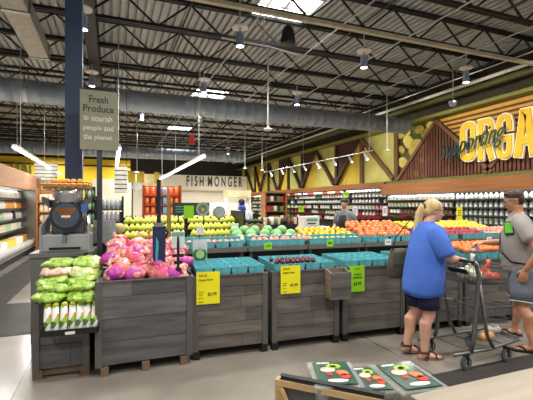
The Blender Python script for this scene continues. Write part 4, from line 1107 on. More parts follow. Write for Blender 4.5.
# table of pineapples
a, b = at(240,232,8.6), at(266,232,8.6)
table('low dark table of pineapples in front of the employee with the blue collar', a.x, b.x, a.y-.2, a.y+.35, 1.0)
pin = mat('pineapple_skin', (150,120,60), .7, 0, .2, 30, .4, rgb2=(96,80,40)); pleaf = mat('pineapple_leaf', (70,100,64), .6, 0, .15, 8)
PT = thing('pineapple', 'pineapple nearest the bananas on the low dark table', 'pineapple', (a.x+.08,a.y,1.0), 0, 'pineapples')
MB().lathe([(0,0), (.05,.0), (.07,.06), (.068,.12), (.04,.17), (0,.175)], n=14).build('fruit', pin, PT, True)
mb = MB()
for k in range(14):
    q = k*2.4; rr = .015+.004*k; mb.tube([(0,0,.16), (math.cos(q)*rr,math.sin(q)*rr,.24), (math.cos(q)*rr*2.2,math.sin(q)*rr*2.2,.30-.004*k)], [.014,.012,.002], 5)
mb.build('leaf_crown', pleaf, PT, True)
nP = 4
for i in range(nP):
    for j in range(2):
        if i == j == 0: continue
        dup(PT, (a.x+.06+i*(b.x-a.x-.12)/(nP-1),a.y-.02+.25*j,1.0), random.uniform(0,6), f'pineapple, {["first","second","third","fourth","fifth"][i]} from the bananas in the {["front","rear"][j]} row of the low table', 'pineapples')
# dark floral table with bottles and plants
a, b = at(262,232,11), at(306,232,11)
table('dark display table of small bottles and jars near the fish counter', a.x, b.x, a.y-.3, a.y+.4, 1.0)
for i in range(11):
    for j in range(3):
        kind, col = random.choice((('bottle','brown'),('bottle','green'),('tub','brown'),('bottle','black'),('tub','cream'),('bag','white')))
        put(item(kind, col, .1, .09, .24), NAMEK[kind], (a.x+.06+i*(b.x-a.x-.12)/10,a.y-.1+.2*j,1.002), f'{col} {NAMEK[kind].replace("_"," ")} on the dark table near the fish counter', CATN[kind], f'{col} {NAMEK[kind]} on the dark table', (0,0,0))
# brown crates stand (wooden hutch) by the far header
a, b = at(264,212,16), at(290,212,16)
t = thing('wooden_hutch', 'wooden hutch with dark shelves at the far end of the header', 'shelf unit', ((a.x+b.x)/2,a.y,0)); w = (b.x-a.x)/2
MB().bb((-w,.35,0), (w,.4,2.1)).build('back_panel', crate_m, t)
for s in (-1,1): MB().bb((s*w,-.1,0), (s*(w-.06),.35,2.1)).build('side_panel', WOOD, t)
for z in (.5,.9,1.3,1.7,2.06): MB().bb((-w+.06,-.1,z), (w-.06,.35,z+.04)).build('shelf', crate_m, t)
for z in (.94,1.34,1.74):
    for i in range(5): put(item('box',['brown','cream','black','green','red'][(i+int(z*3)) % 5],.16,.14,.2), 'food_box', ((a.x+b.x)/2-w+.2+i*(2*w-.4)/4,a.y+.05,z+.002), f'{["brown","cream","black","green","red"][(i+int(z*3)) % 5]} box on the {"lower" if z<1 else "middle" if z<1.5 else "upper"} shelf of the wooden hutch', 'box', f'hutch box {["brown","cream","black","green","red"][(i+int(z*3)) % 5]} {z}', (0,0,0))
# white printed boxes
a = at(311.5,228,8.4)
table('dark table of white printed cartons and red packs behind the lemons', at(300,230,8.6).x, at(352,230,8.6).x, 6.9, 7.7, .98)
wb_m = mat('white_carton_board', (232,228,216), .7, 0, .04)
def printed_box(px, z0, w, h, lb, y):
    X, zz_ = on_y(px, y)
    t = thing('printed_carton', lb, 'carton', (X,y,z0))
    MB().bb((-w/2,0,0), (w/2,.28,h)).build('body', wb_m, t, bevel=.004)
    MB().bb((-w*.36,-.004,h*.52), (w*.36,0,h*.78)).build('print_band', mat('sage_print', (120,170,150), .5), t)
    for i in range(2): MB().bb((-w*.3+.12*i*w,-.004,h*.2), (w*.1+.16*i*w,0,h*.32)).build('print_line', INK, t); 
printed_box(311.5, .985, .36, .19, 'bottom white printed carton of the pair behind the lemons', 7.0)
printed_box(312, 1.178, .34, .19, 'top white printed carton of the pair behind the lemons', 7.0)
printed_box(325.5, .985, .22, .17, 'small single white printed carton behind the lemons', 7.0)
# strawberry-like red packs on a long table before the dark wall case
tx0, tx1 = at(336,222,10).x, at(452,222,10).x
rp = MB(); tray(rp, .2, .17, .1, .9, .004, .75); rpm = {c: rp.mesh('fruit_pack', mat('pack_fill_'+c, v, .5, 0, .25, 24, .2), False) for c, v in (('red',(176,48,40)), ('brown',(130,70,50)), ('green',(110,140,70)), ('dark',(70,40,44)))}
for yy, hh, nm in ((8.4,1.02,'front'), (9.4,1.16,'rear')):
    table(f'long {nm} table of red fruit packs between the oranges and the wall case', 6.0, 9.6, yy-.25, yy+.5, hh)
    for i in range(15):
        for j in range(2):
            c = random.choice(('red','red','brown','green','dark') if nm == 'rear' else ('green','red','brown','dark'))
            put(rpm[c], 'fruit_pack', (6.14+i*.23,yy-.1+.2*j,hh+.002+.03*j), f'{c} fruit pack on the {nm} long table before the wall case', 'fruit pack', f'{c} fruit packs on the {nm} table', (0,0,random.uniform(-.08,.08)))
# loose sign cards
def stand_card(label, px, py, z, w, h, m, base=1.0):
    p = at(px, py, z); t = thing('sign_card', label, 'sign', (p.x,p.y,base))
    MB().bb((-w/2,-.004,p.z-base-h/2), (w/2,.004,p.z-base+h/2)).build('card', m, t)
    MB().rod((0,.01,0), (0,.01,p.z-base), .008, 6).build('stem', BLACK, t)
    MB().bb((-.05,-.03,0), (.05,.04,.012)).build('foot', BLACK, t)
    for i in range(3): MB().bb((-w*.3,-.006,p.z-base+h*(.2-.18*i)), (w*.3-.05*w*i,-.004,p.z-base+h*(.26-.18*i))).build('print_line', INK, t)
stand_card('lime round cornered card standing behind the cabbages', 301, 209, 8.4, .12, .12, LIME)
stand_card('white paper card standing behind the man in the apron', 355, 211, 9.3, .14, .22, PAPER, 1.0)
stand_card('white paper card standing above the large oranges', 385, 211, 9.2, .13, .23, PAPER, 1.0)
stand_card('tall yellow card standing before the white bottles', 459.5, 213.5, 9.6, .18, .32, YELLOW, 1.0)
stand_card('lime card above the far mixed case goods', 346, 194, 14.0, .2, .16, LIME, 1.0)
# ================================================================== PEOPLE
V = Vector
def frame(yaw, pitch=0, roll=0):
    """columns: forward, left, up"""
    return Matrix.Rotation(yaw, 3, 'Z') @ Matrix.Rotation(pitch, 3, 'Y') @ Matrix.Rotation(roll, 3, 'X')
def hand(mb, wrist, d, nrm, thumb, curl=.35, s=1.0):
    d = V(d).normalized(); n = V(nrm); n = (n-d*n.dot(d)).normalized(); t = V(thumb); t = (t-d*t.dot(d)-n*t.dot(n)).normalized()
    w = V(wrist)
    mb.tube([w-d*.02*s, w+d*.02*s, w+d*.06*s, w+d*.092*s], [(.026*s,.02*s), (.036*s,.017*s), (.042*s,.015*s), (.038*s,.011*s)], 12, t)
    for k, (off, ln) in enumerate(((.031,.068), (.0105,.078), (-.0105,.072), (-.031,.056))):
        p = w+d*(.082-.004*abs(k-1.2))*s+t*off*s; a = t*((.5-k/3)*.16); dirv = (d+a).normalized(); pts = [p]; ang = 0
        for q, f in enumerate((.45,.32,.23)):
            ang += curl*(.7 if q == 0 else 1)
            pts.append(pts[-1]+(dirv*math.cos(ang)+n*math.sin(ang))*ln*f*1.05*s)
        mb.tube(pts, [.0105*s,.0098*s,.009*s,.007*s], 8)
    b = w+d*.022*s+t*.026*s
    mb.tube([b, b+(d*.55+t*.75+n*.25)*.034*s, b+(d*.8+t*.62+n*.5)*.062*s, b+(d*1.0+t*.5+n*.65)*.083*s], [.014*s,.0125*s,.011*s,.008*s], 8)
def head(mb, c, M, s=1.0):
    P = lambda f, l, u: V(c)+M @ V((f,l,u))*s
    mb.ball(P(-.012,0,.03), (.094*s,.075*s,.088*s), 16, 12, M=M)          # cranium
    mb.ball(P(.022,0,-.03), (.066*s,.060*s,.082*s), 14, 10, M=M)          # face
    mb.ball(P(.045,0,-.088), (.034*s,.036*s,.026*s), 12, 8, M=M)          # chin
    mb.tube([P(-.02,0,-.06), P(.02,0,-.085), P(.05,0,-.092)], [(.055*s,.03*s),(.05*s,.026*s),(.03*s,.02*s)], 12, M @ V((0,1,0)))
    mb.tube([P(.083,0,.018), P(.098,0,-.012), P(.109,0,-.032), P(.088,0,-.042)], [(.010*s,.009*s),(.012*s,.011*s),(.016*s,.013*s),(.014*s,.009*s)], 10, M @ V((0,1,0)))
    mb.tube([P(.075,.04,.028), P(.086,0,.03), P(.075,-.04,.028)], .010*s, 8)   # brow
    for k in (-1,1):
        mb.ball(P(-.012,k*.074,-.008), (.018*s,.008*s,.031*s), 10, 8, M=M)   # ear
        mb.ball(P(.06,k*.034,-.03), (.022*s,.02*s,.02*s), 10, 6, M=M)        # cheek
    mb.tube([P(.078,.022,-.066), P(.088,0,-.064), P(.078,-.022,-.066)], .0085*s, 8)
eyew = mat('eye_white', (236,232,224), .3, 0, .02); iris = mat('eye_iris', (70,60,50), .3); lipm = mat('lip', (176,96,88), .5)
def face_parts(t, c, M, s=1.0, glasses=None, body=None):
    P = lambda f, l, u: V(c)+M @ V((f,l,u))*s
    for k in (-1,1):
        e = MB().ball(P(.074,k*.031,.006), (.009*s,.014*s,.009*s), 10, 6, M=M).build('eye', eyew, t, True)
        MB().ball(P(.081,k*.031,.006), (.004*s,.006*s,.006*s), 8, 5, M=M).build('iris', iris, e, True)
    MB().tube([P(.083,.02,-.0665), P(.093,0,-.065), P(.083,-.02,-.0665)], [.004*s,.0065*s,.004*s], 6).build('mouth', lipm, t, True)
    if glasses:
        mb = MB()
        for k in (-1,1):
            ring = [P(.10-.006*abs(math.cos(q)), k*(.034+.026*math.cos(q)), .004+.019*math.sin(q)) for q in [2*PI*i/12 for i in range(13)]]
            mb.tube(ring, .003*s, 5)
            mb.tube([P(.095,k*.06,.008), P(.07,k*.079,.012), P(.0,k*.083,.014), P(-.03,k*.08,.0)], .0036*s, 5)
        mb.tube([P(.1,.01,.006), P(.106,0,.009), P(.1,-.01,.006)], .003*s, 5)
        mb.build('glasses', glasses, t, True)
def skinmat(n, a, b): return mat(n, a, .5, 0, .06, 12, .02, rgb2=b)
sk1 = skinmat('fair_skin', (226,176,152), (212,156,132)); sk2 = skinmat('tan_skin', (204,148,116), (186,128,98))

# ------------------------------------------------------------------ the woman in blue
wl = at(423,356,4.16); wl.z = 0
wo = thing('person', 'person in a loose blue T-shirt and navy shorts pushing the cart, blond ponytail', 'person', wl, R(-14))
b = MB()
Y_ = V((0,1,0))
# legs: right foot ahead, left foot behind
hipR, knR, anR = V((.0,-.085,.80)), V((.02,-.085,.46)), V((-.03,-.09,.085))
hipL, knL, anL = V((-.01,.085,.80)), V((-.03,.09,.45)), V((-.13,.09,.10))
for h_, k_, a_ in ((hipR,knR,anR), (hipL,knL,anL)):
    mid = (k_+a_)/2+V((-.02,0,.05))
    b.tube([h_, (h_+k_)/2, k_+V((0,0,.06)), k_, mid+V((0,0,.05)), mid-V((0,0,.06)), a_+V((0,0,.05)), a_], [.105,.088,.068,.06,.064,.054,.04,.038], 14, Y_)
def foot(b, an, up=0, s=1.0):
    b.tube([an+V((0,0,.02)), an+V((.0,0,-.03)), an+V((.05,0,-.045-up*.2)), an+V((.12,0,-.058-up*.5)), an+V((.165,0,-.062-up*.6))], [(.036*s,.042*s),(.04*s,.04*s),(.042*s,.03*s),(.046*s,.02*s),(.036*s,.013*s)], 12, Y_)
    b.ball(an+V((-.035,0,-.045)), (.036*s,.034*s,.034*s), 10, 8)
    for k in range(5): b.ball(an+V((.185-.011*abs(k-1)*1.0, (.032-.016*k)*(1 if an.y > 0 else 1)*(-1 if an.y > 0 else 1), -.067-up*.6)), (.02*s,.0095*s,.011*s), 8, 6)
foot(b, anR); foot(b, anL, .03)
b.tube([V((-.01,0,.74)), V((-.0,0,.86)), V((.01,0,1.0)), V((.03,0,1.15)), V((.04,0,1.28)), V((.04,0,1.37)), V((.045,0,1.41))], [(.15,.12),(.17,.13),(.165,.14),(.16,.135),(.17,.11),(.14,.085),(.07,.065)], 20, Y_)
hc, hM = V((.125,.0,1.545)), frame(R(-8), R(8))
b.tube([V((.04,0,1.36)), V((.065,0,1.43)), hc+V((-.02,0,-.05))], [.068,.056,.055], 14)
head(b, hc, hM, 1.0)
armR = [V((.04,-.165,1.34)), V((.07,-.22,1.2)), V((.12,-.235,1.10)), V((.19,-.235,1.06)), V((.275,-.20,1.06))]
armL = [V((.04,.165,1.34)), V((.08,.22,1.2)), V((.13,.235,1.10)), V((.20,.21,1.06)), V((.275,.14,1.06))]
for a_ in (armR, armL): b.tube(a_, [.062,.052,.046,.04,.026], 12)
hand(b, armR[-1], (.8,.25,-.12), (0,0,-1), (0,1,0), .75); hand(b, armL[-1], (.8,-.1,-.12), (0,0,-1), (0,-1,0), .75)
b.build('body', sk1, wo, True, remesh=.0085, smoothit=3)
face_parts(wo, hc, hM, 1.0, mat('dark_frame', (40,34,40), .4))
shirtm = mat('royal_blue_cotton', (80,122,216), .85, 0, .08, 4, .5, rgb2=(66,106,200))
s = MB()
prof = [(.0,.69,.20,.215), (.0,.76,.205,.225), (.01,.85,.205,.228), (.02,.96,.202,.222), (.03,1.08,.19,.212), (.04,1.2,.172,.20), (.04,1.30,.14,.19), (.035,1.37,.105,.155), (.04,1.415,.083,.10), (.046,1.435,.072,.078)]
o0 = len(s.v); n = 40
for i, (x, z, rx, ry) in enumerate(prof):
    for j in range(n):
        q = 2*PI*j/n; k = 1+(.035*math.sin(q*5+i*.6)+.02*math.sin(q*9+1.3*i))*max(0, (1.25-z))/.6
        dz = .03*math.sin(q+.6) if i == 0 else 0
        s.v.append((x+rx*k*math.cos(q), ry*k*math.sin(q), z+dz))
for i in range(len(prof)-1):
    for j in range(n):
        j2 = (j+1) % n; s.f.append((i*n+j, i*n+j2, (i+1)*n+j2, (i+1)*n+j)); s.m.append(0)
tors = s.build('shirt', shirtm, wo, True, sub=1); k = tors.modifiers.new('t', 'SOLIDIFY'); k.thickness = .006
s = MB()
for a_ in (armR, armL):
    y = 1 if a_[0].y > 0 else -1
    s.tube([V((.03,y*.10,1.36)), V((.04,y*.165,1.33)), V((.065,y*.215,1.22)), V((.10,y*.235,1.13)), V((.115,y*.236,1.095))], [(.075,.06),(.095,.08),(.098,.083),(.095,.08),(.094,.08)], 16, None)
s.build('shirt_sleeves', shirtm, wo, True)
sh = MB()
for h_, k_ in ((hipR,knR), (hipL,knL)): sh.tube([h_+V((-.01,0,.08)), h_, h_*.45+k_*.55+V((0,0,-.0)), h_*.2+k_*.8], [.108,.112,.11,.106], 18)
sh.tube([V((-.02,0,.78)), V((-.02,0,.95))], [(.185,.15),(.185,.16)], 20, Y_)
sh.build('shorts', mat('navy_cotton', (30,32,66), .85, 0, .1, 6), wo, True)
# hair: cap and long ponytail
bl = mat('blond_hair', (226,200,146), .5, 0, .15, 30, .35, rgb2=(190,158,104), stretch=(1,1,.15))
P = lambda f, l, u: hc+hM @ V((f,l,u))
hr = MB()
hr.ball(P(-.022,0,.042), (.1,.083,.086), 20, 12, M=hM); hr.ball(P(-.055,0,.0), (.065,.074,.075), 16, 10, M=hM)
hr.tube([P(-.09,0,.03), P(-.125,.01,.02), P(-.14,.02,-.05), P(-.14,.025,-.13), P(-.15,.03,-.21), P(-.17,.03,-.28)], [.034,.04,.046,.042,.032,.012], 14)
hr.build('hair', bl, wo, True, remesh=.008, smoothit=2)
MB().tube([P(-.10,.002,.03), P(-.115,.005,.026)], .043, 14).build('hair_tie', mat('dark_hair_tie', (60,44,40), .6), wo)
# sandals
sd = mat('brown_leather_sandal', (70,40,34), .55, 0, .1, 10); sole = mat('tan_sole', (150,120,90), .7)
for an, up, nm in ((anR,0,'r'), (anL,.03,'l')):
    z0 = -.085; a = an
    so_ = MB().prism([a+V((-.075,-.03,z0+up*.6)), a+V((-.075,.03,z0+up*.6)), a+V((.05,.04,z0)), a+V((.15,.048,z0-(up*.3))), a+V((.205,.03,z0-up*.4)), a+V((.21,-.02,z0-up*.4)), a+V((.15,-.048,z0-up*.3)), a+V((.05,-.04,z0))], (0,0,.018))
    so_ = so_.build('sandal', sole, wo)
    st = MB()
    st.tube([a+V((.11,-.05,-.075)), a+V((.11,-.03,-.03)), a+V((.11,.03,-.03)), a+V((.11,.05,-.075))], [(.018,.006)]*4, 8)
    st.tube([a+V((.0,-.044,-.08)), a+V((.03,-.035,.0)), a+V((.035,.0,.018)), a+V((.03,.035,.0)), a+V((.0,.044,-.08))], [(.014,.006)]*5, 8)
    st.tube([a+V((.03,-.04,-.01)), a+V((-.05,-.042,-.0)), a+V((-.07,0,.0)), a+V((-.05,.042,-.0)), a+V((.03,.04,-.01))], [(.013,.006)]*5, 8)
    st.build('strap', sd, so_)
# shoulder bag
bp = wl+Matrix.Rotation(R(-14), 3, 'Z') @ V((-.08,.33,.82))
t = thing('shoulder_bag', 'dark olive shoulder bag hanging behind the woman in blue', 'bag', bp, R(-14))
olv = mat('olive_canvas_bag', (88,84,64), .7, 0, .15, 8, .1)
MB().tube([(0,0,-.05), (0,0,-.01), (0,0,.12), (0,0,.24), (0,0,.29)], [(.15,.04), (.17,.07), (.165,.08), (.14,.055), (.125,.02)], 20, (1,0,0)).build('pouch', olv, t, True)
MB().prism([(-.13,-.082,.12), (.13,-.082,.12), (.12,-.06,.25), (-.12,-.06,.25)], (0,.01,0)).build('flap', olv, t)
MB().tube([(-.12,0,.24), (-.09,-.05,.42), (.03,-.14,.62), (.10,-.12,.59), (.13,-.03,.42), (.12,0,.24)], [(.018,.005)]*6, 8).build('strap', mat('black_strap', (30,28,26), .6), t, True)
MB().lathe([(0,0), (.012,0), (.012,.006), (0,.006)], n=10).build('buckle', STEEL, t, loc=(.0,-.09,.13))

# ------------------------------------------------------------------ the man with the strap
ml = V((4.44,3.12,0)); mz = R(126)
ma = thing('person', 'person in grey T-shirt and shorts with a black strap, reaching out over the fruit', 'person', ml, mz)
ma.scale = (.965,.965,.965)
b = MB()
hipL, knL, anL = V((.0,.12,.86)), V((.02,.22,.49)), V((-.08,.31,.09))
hipR, knR, anR = V((.0,-.12,.86)), V((.06,-.22,.49)), V((.08,-.30,.09))
for h_, k_, a_ in ((hipR,knR,anR), (hipL,knL,anL)):
    mid = (k_+a_)/2+V((-.02,0,.05))
    b.tube([h_, (h_+k_)/2, k_+V((0,0,.06)), k_, mid+V((0,0,.05)), mid-V((0,0,.06)), a_+V((0,0,.05)), a_], [.11,.092,.07,.063,.066,.056,.042,.04], 14, Y_)
foot(b, anR, 0, 1.08); foot(b, anL, 0, 1.08)
b.tube([V((0,0,.80)), V((0,0,.93)), V((.03,0,1.08)), V((.05,0,1.22)), V((.05,0,1.42)), V((.05,0,1.52)), V((.055,0,1.57))], [(.17,.14),(.19,.15),(.185,.16),(.2,.15),(.21,.125),(.16,.09),(.075,.07)], 20, Y_)
hc, hM = V((.095,.01,1.715)), frame(R(6), R(12))
b.tube([V((.05,0,1.50)), V((.06,0,1.60)), hc+V((-.03,0,-.05))], [.075,.064,.062], 14)
head(b, hc, hM, 1.04)
armR = [V((.05,-.2,1.48)), V((.13,-.27,1.31)), V((.20,-.28,1.19)), V((.32,-.22,1.18)), V((.43,-.15,1.18))]
armL = [V((.04,.2,1.48)), V((-.05,.31,1.31)), V((-.14,.37,1.15)), V((-.08,.35,1.03)), V((-.02,.32,.93))]
for a_ in (armR, armL): b.tube(a_, [.066,.056,.05,.044,.03], 12)
hand(b, armR[-1], (.8,.15,-.15), (0,0,-1), (0,1,0), .55, 1.08); hand(b, armL[-1], (.25,-.05,-.9), (-.2,-1,0), (1,-.1,.2), .22, 1.1)
b.build('body', sk2, ma, True, remesh=.0088, smoothit=3)
face_parts(ma, hc, hM, 1.04, mat('thin_metal_frame', (90,84,80), .4))
gsm = mat('grey_cotton', (160,154,148), .85, 0, .07, 6, .1)
s = MB()
prof = [(.0,.86,.205,.235), (.005,.95,.215,.24), (.025,1.06,.215,.24), (.04,1.2,.205,.24), (.045,1.34,.185,.24), (.045,1.46,.145,.225), (.05,1.52,.11,.175), (.055,1.555,.085,.11), (.06,1.57,.075,.082)]
for i, (x, z, rx, ry) in enumerate(prof):
    for j in range(n):
        q = 2*PI*j/n; k = 1+(.03*math.sin(q*5+i*.7)+.015*math.sin(q*11+i))*max(0, (1.4-z))/.5
        s.v.append((x+rx*k*math.cos(q), ry*k*math.sin(q), z))
for i in range(len(prof)-1):
    for j in range(n):
        j2 = (j+1) % n; s.f.append((i*n+j, i*n+j2, (i+1)*n+j2, (i+1)*n+j)); s.m.append(0)
tors = s.build('shirt', gsm, ma, True, sub=1); k = tors.modifiers.new('t', 'SOLIDIFY'); k.thickness = .006
s = MB()
for a_ in (armR, armL):
    y = 1 if a_[0].y > 0 else -1; d = (a_[1]-a_[0])
    s.tube([V((.045,y*.12,1.50)), a_[0]+V((0,0,.0)), a_[0]+d*.6, a_[0]+d*1.15, a_[0]+d*1.3], [(.075,.07),(.096,.09),(.096,.09),(.09,.085),(.089,.084)], 16)
s.build('shirt_sleeves', gsm, ma, True)
sh = MB()
for h_, k_ in ((hipR,knR), (hipL,knL)): sh.tube([h_+V((-.01,0,.08)), h_, h_*.45+k_*.55, h_*.12+k_*.88], [.14,.135,.125,.122], 18)
sh.tube([V((0,0,.80)), V((0,0,.97))], [(.195,.16),(.2,.165)], 20, Y_)
sho = sh.build('shorts', mat('slate_blue_cotton', (112,118,128), .85, 0, .1, 6), ma, True)
hm_ = MB()
for h_, k_ in ((hipR,knR), (hipL,knL)): hm_.tube([h_*.15+k_*.85, h_*.11+k_*.89], .1235, 18)
hm_.build('hem_band', mat('pale_hem', (196,196,192), .8), sho, True)
dk = mat('dark_brown_hair', (74,50,36), .55, 0, .2, 30, .3, rgb2=(46,30,22))
P = lambda f, l, u: hc+hM @ V((f,l,u))*1.04
hr = MB(); hr.ball(P(-.018,0,.056), (.1,.083,.077), 20, 12, .02, M=hM); hr.ball(P(-.055,0,.015), (.06,.077,.075), 16, 10, M=hM); hr.ball(P(.045,0,.092), (.05,.06,.03), 12, 8, .05, M=hM)
hr.build('hair', dk, ma, True, remesh=.008, smoothit=1)
fl_ = mat('black_flip_flop', (30,28,28), .6)
for an in (anR, anL):
    a = an+V((0,0,-.0)); z0 = -.09
    so_ = MB().prism([a+V((-.08,-.034,z0)), a+V((-.08,.034,z0)), a+V((.05,.044,z0)), a+V((.16,.052,z0)), a+V((.22,.03,z0)), a+V((.22,-.03,z0)), a+V((.16,-.052,z0)), a+V((.05,-.044,z0))], (0,0,.016)).build('flip_flop', fl_, ma)
    MB().tube([a+V((.05,-.048,-.07)), a+V((.09,-.035,-.03)), a+V((.155,.008,-.045)), a+V((.09,.04,-.03)), a+V((.05,.048,-.07))], [(.012,.005)]*5, 8).build('strap', fl_, so_)
# strap across the chest and the phone pouch on it
st = MB(); st.tube([V((-.13,-.16,1.48)), V((.02,-.17,1.58)), V((.14,-.12,1.51)), V((.24,.0,1.3)), V((.245,.13,1.12)), V((.12,.25,1.0)), V((-.05,.24,.98)), V((-.17,.1,1.1)), V((-.17,-.08,1.3)), V((-.13,-.16,1.48))], [(.02,.006)]*10, 8)
st.build('cross_strap', mat('black_strap', (30,28,26), .6), ma, True)
def on_man(v): return ml+Matrix.Rotation(mz, 3, 'Z') @ V(v)*.965
t = thing('phone_pouch', 'lime green phone pouch with black edge on the chest of the man', 'phone', on_man((.14,.19,1.39)), mz)
t.rotation_euler = (R(8), R(-12), mz+R(72))
MB().bb((0,-.05,-.08), (.018,.05,.08)).build('case', BLACK, t, bevel=.008)
MB().bb((.017,-.04,-.055), (.022,.04,.065)).build('face', mat('lime_screen', (110,220,40), .4), t, bevel=.003)
# the bag of fruit in his reaching hand
t = thing('fruit_bag', 'small pink and white bag of fruit in the reaching hand of the man', 'bag', on_man((.51,-.13,1.06)), mz)
mb = MB()
for q in range(5): mb.ball((random.uniform(-.06,.06), random.uniform(-.04,.04), random.uniform(.0,.04)), .036, 10, 6)
mb.build('bag_body', mat('pink_white_bag', (226,190,190), .35, 0, .2, 18, rgb2=(170,90,100), alpha=1), t, True, remesh=.012)
MB().tube([(0,0,.04), (0,0,.075), (.01,0,.1)], [.03,.012,.02], 8).build('bag_neck', mat('pink_white_bag', (226,190,190)), t, True)

# ------------------------------------------------------------------ far shop staff
def staff(label, loc, rz, shirt, hairc, apron=None, collar=None, hh=1.75, arms='down'):
    t = thing('person', label, 'person', loc, rz)
    s = hh/1.75; b = MB()
    for y in (-1,1):
        b.tube([V((0,y*.1,.88)), V((.01,y*.1,.48)), V((0,y*.1,.08))], [.1,.065,.04], 12, Y_)
        b.tube([V((0,y*.1,.09)), V((.05,y*.1,.05)), V((.17,y*.1,.03))], [(.04,.04),(.045,.035),(.04,.02)], 10, Y_)
        arm = [V((0,y*.19,1.4)), V((.0,y*.25,1.15)), V((.18,y*.2,1.02)), V((.27,y*.14,1.04))]
        b.tube(arm, [.06,.048,.04,.028], 10); hand(b, arm[-1], (.9,-.2*y,.05), (0,0,-1), (0,-y,0), .5)
    b.tube([V((0,0,.82)), V((0,0,1.05)), V((.01,0,1.28)), V((0,0,1.44)), V((0,0,1.49))], [(.17,.13),(.16,.13),(.19,.13),(.15,.09),(.06,.06)], 16, Y_)
    c, M = V((.04,0,1.63)), frame(0, R(10)); b.tube([V((0,0,1.44)), V((.02,0,1.56))], .058, 10); head(b, c, M)
    b.build('body', sk2, t, True, remesh=.011, smoothit=2); face_parts(t, c, M)
    m = MB(); m.tube([V((0,0,.85)), V((0,0,1.05)), V((.01,0,1.28)), V((0,0,1.43)), V((0,0,1.48))], [(.2,.15),(.19,.15),(.21,.15),(.165,.11),(.08,.08)], 20, Y_)
    for y in (-1,1): m.tube([V((0,y*.15,1.41)), V((0,y*.22,1.3)), V((0,y*.25,1.15))], [.08,.075,.07], 12)
    m.build('shirt', shirt, t, True)
    m = MB()
    for y in (-1,1): m.tube([V((0,y*.1,.9)), V((.01,y*.1,.48)), V((0,y*.1,.09))], [.13,.09,.075], 12, Y_)
    m.build('trousers', mat('dark_trousers', (44,44,50), .8), t, True)
    m = MB(); m.ball(c+M @ V((-.018,0,.055)), (.1,.083,.077), 14, 9, M=M); m.ball(c+M @ V((-.05,0,.01)), (.06,.077,.08), 12, 8, M=M); m.build('hair', hairc, t, True)
    if apron:
        m = MB(); m.tube([V((.02,0,.5)), V((.02,0,.9)), V((.02,0,1.15)), V((.03,0,1.36))], [(.2,.17),(.205,.165),(.2,.16),(.12,.145)], 20, Y_); m.build('apron', apron, t, True)
    if collar:
        m = MB(); m.tube([V((-.0,0,1.44)), V((.01,0,1.53)), V((.02,0,1.57))], [(.12,.11),(.1,.1),(.09,.095)], 16, Y_); m.build('collar', collar, t, True)
    return t
p = at(345,215,9.3)
staff('person in grey shirt and black apron standing behind the lemons and oranges', (p.x,p.y,0), R(-150), mat('staff_grey_shirt', (120,122,122), .8), mat('black_hair', (34,30,28), .6), mat('black_apron', (26,26,28), .8))
p = at(242,215,10.4)
staff('person in white shirt with blue collar standing among the displays near the fish lettering', (p.x,p.y,0), R(100), mat('staff_white_shirt', (214,222,232), .8), mat('black_hair', (34,30,28), .6), None, mat('royal_blue_scarf', (60,80,180), .7), 1.76)

# ================================================================== THE CART
ca = onfloor(463,370); ca.z = 0
cart = thing('shopping_cart', 'grey two tier wire shopping cart pushed by the woman in blue', 'shopping cart', (3.56,3.06,0), R(-1))
gm = mat('cart_grey_tube', (120,122,122), .35, .7, .06, 6); wm_ = mat('cart_wire', (140,142,142), .3, .8); cb_ = mat('cart_black', (26,26,27), .5)
hw = .235
for s in (-1,1):
    MB().tube([(-.25,s*hw,1.04), (-.21,s*hw,1.02), (-.17,s*hw,.9), (-.24,s*hw,.28), (-.28,s*hw,.16)], .021, 10).build('rear_upright', gm, cart, True)
    MB().tube([(-.17,s*hw,.86), (-.06,s*(hw-.0),.30), (.02,s*hw,.17)], .018, 10).build('brace', gm, cart, True)
    MB().tube([(-.5,s*hw,.16), (.0,s*(hw+.0),.16), (.42,s*(hw-.03),.19), (.47,s*(hw-.08),.195)], .015, 10).build('base_rail', gm, cart, True)
MB().tube([(-.25,-hw-.02,1.045), (-.27,-hw+.05,1.05), (-.27,hw-.05,1.05), (-.25,hw+.02,1.045)], .017, 12).build('handle', cb_, cart, True)
MB().rod((.47,-hw+.08,.195), (.47,hw-.08,.195), .015, 10).build('front_bumper', gm, cart, True)
def wire_basket(name, x0, x1, z0, z1, w0, w1, nx, nz, drop=0):
    """open wire basket; sides slope out towards the top"""
    mb = MB(); r = .0028; W_ = lambda z: w0+(w1-w0)*(z-z0)/(z1-z0); X1 = lambda z: x1+.05*(z-z0)/(z1-z0)
    for k in range(nz+1):
        z = z0+(z1-z0)*k/nz; w = W_(z); rr = .006 if k == nz else r
        mb.tube([(x0,-w,z), (X1(z),-w*.88,z-drop), (X1(z),w*.88,z-drop), (x0,w,z), (x0,-w,z)], rr, 5)
    for i in range(nx+1):
        x = x0+(x1-x0)*i/nx; f = 1-.12*i/nx; xx = x+.05*i/nx
        for s in (-1,1): mb.rod((x,s*w0*f,z0-drop*i/nx), (xx,s*w1*f,z1-drop*i/nx), r, 4)
        mb.rod((x,-w0*f,z0-drop*i/nx), (x,w0*f,z0-drop*i/nx), r, 4)
    for j in range(-4,5):
        y = j/4
        mb.rod((x0,y*w0,z0), (x1,y*w0*.88,z0-drop), r, 4).rod((x1,y*w0*.88,z0-drop), (X1(z1),y*w1*.88,z1-drop), r, 4).rod((x0,y*w0,z0), (x0,y*w1,z1), r, 4)
    return mb.build(name, wm_, cart)
wire_basket('upper_basket', -.16, .28, .80, 1.0, .20, .225, 14, 5, .03)
wire_basket('lower_basket', -.14, .32, .40, .58, .19, .215, 14, 4, .03)
mb = MB()
for j in range(-5,6): mb.rod((-.30,j*.04,.175), (.46,j*.035,.20), .0035, 5)
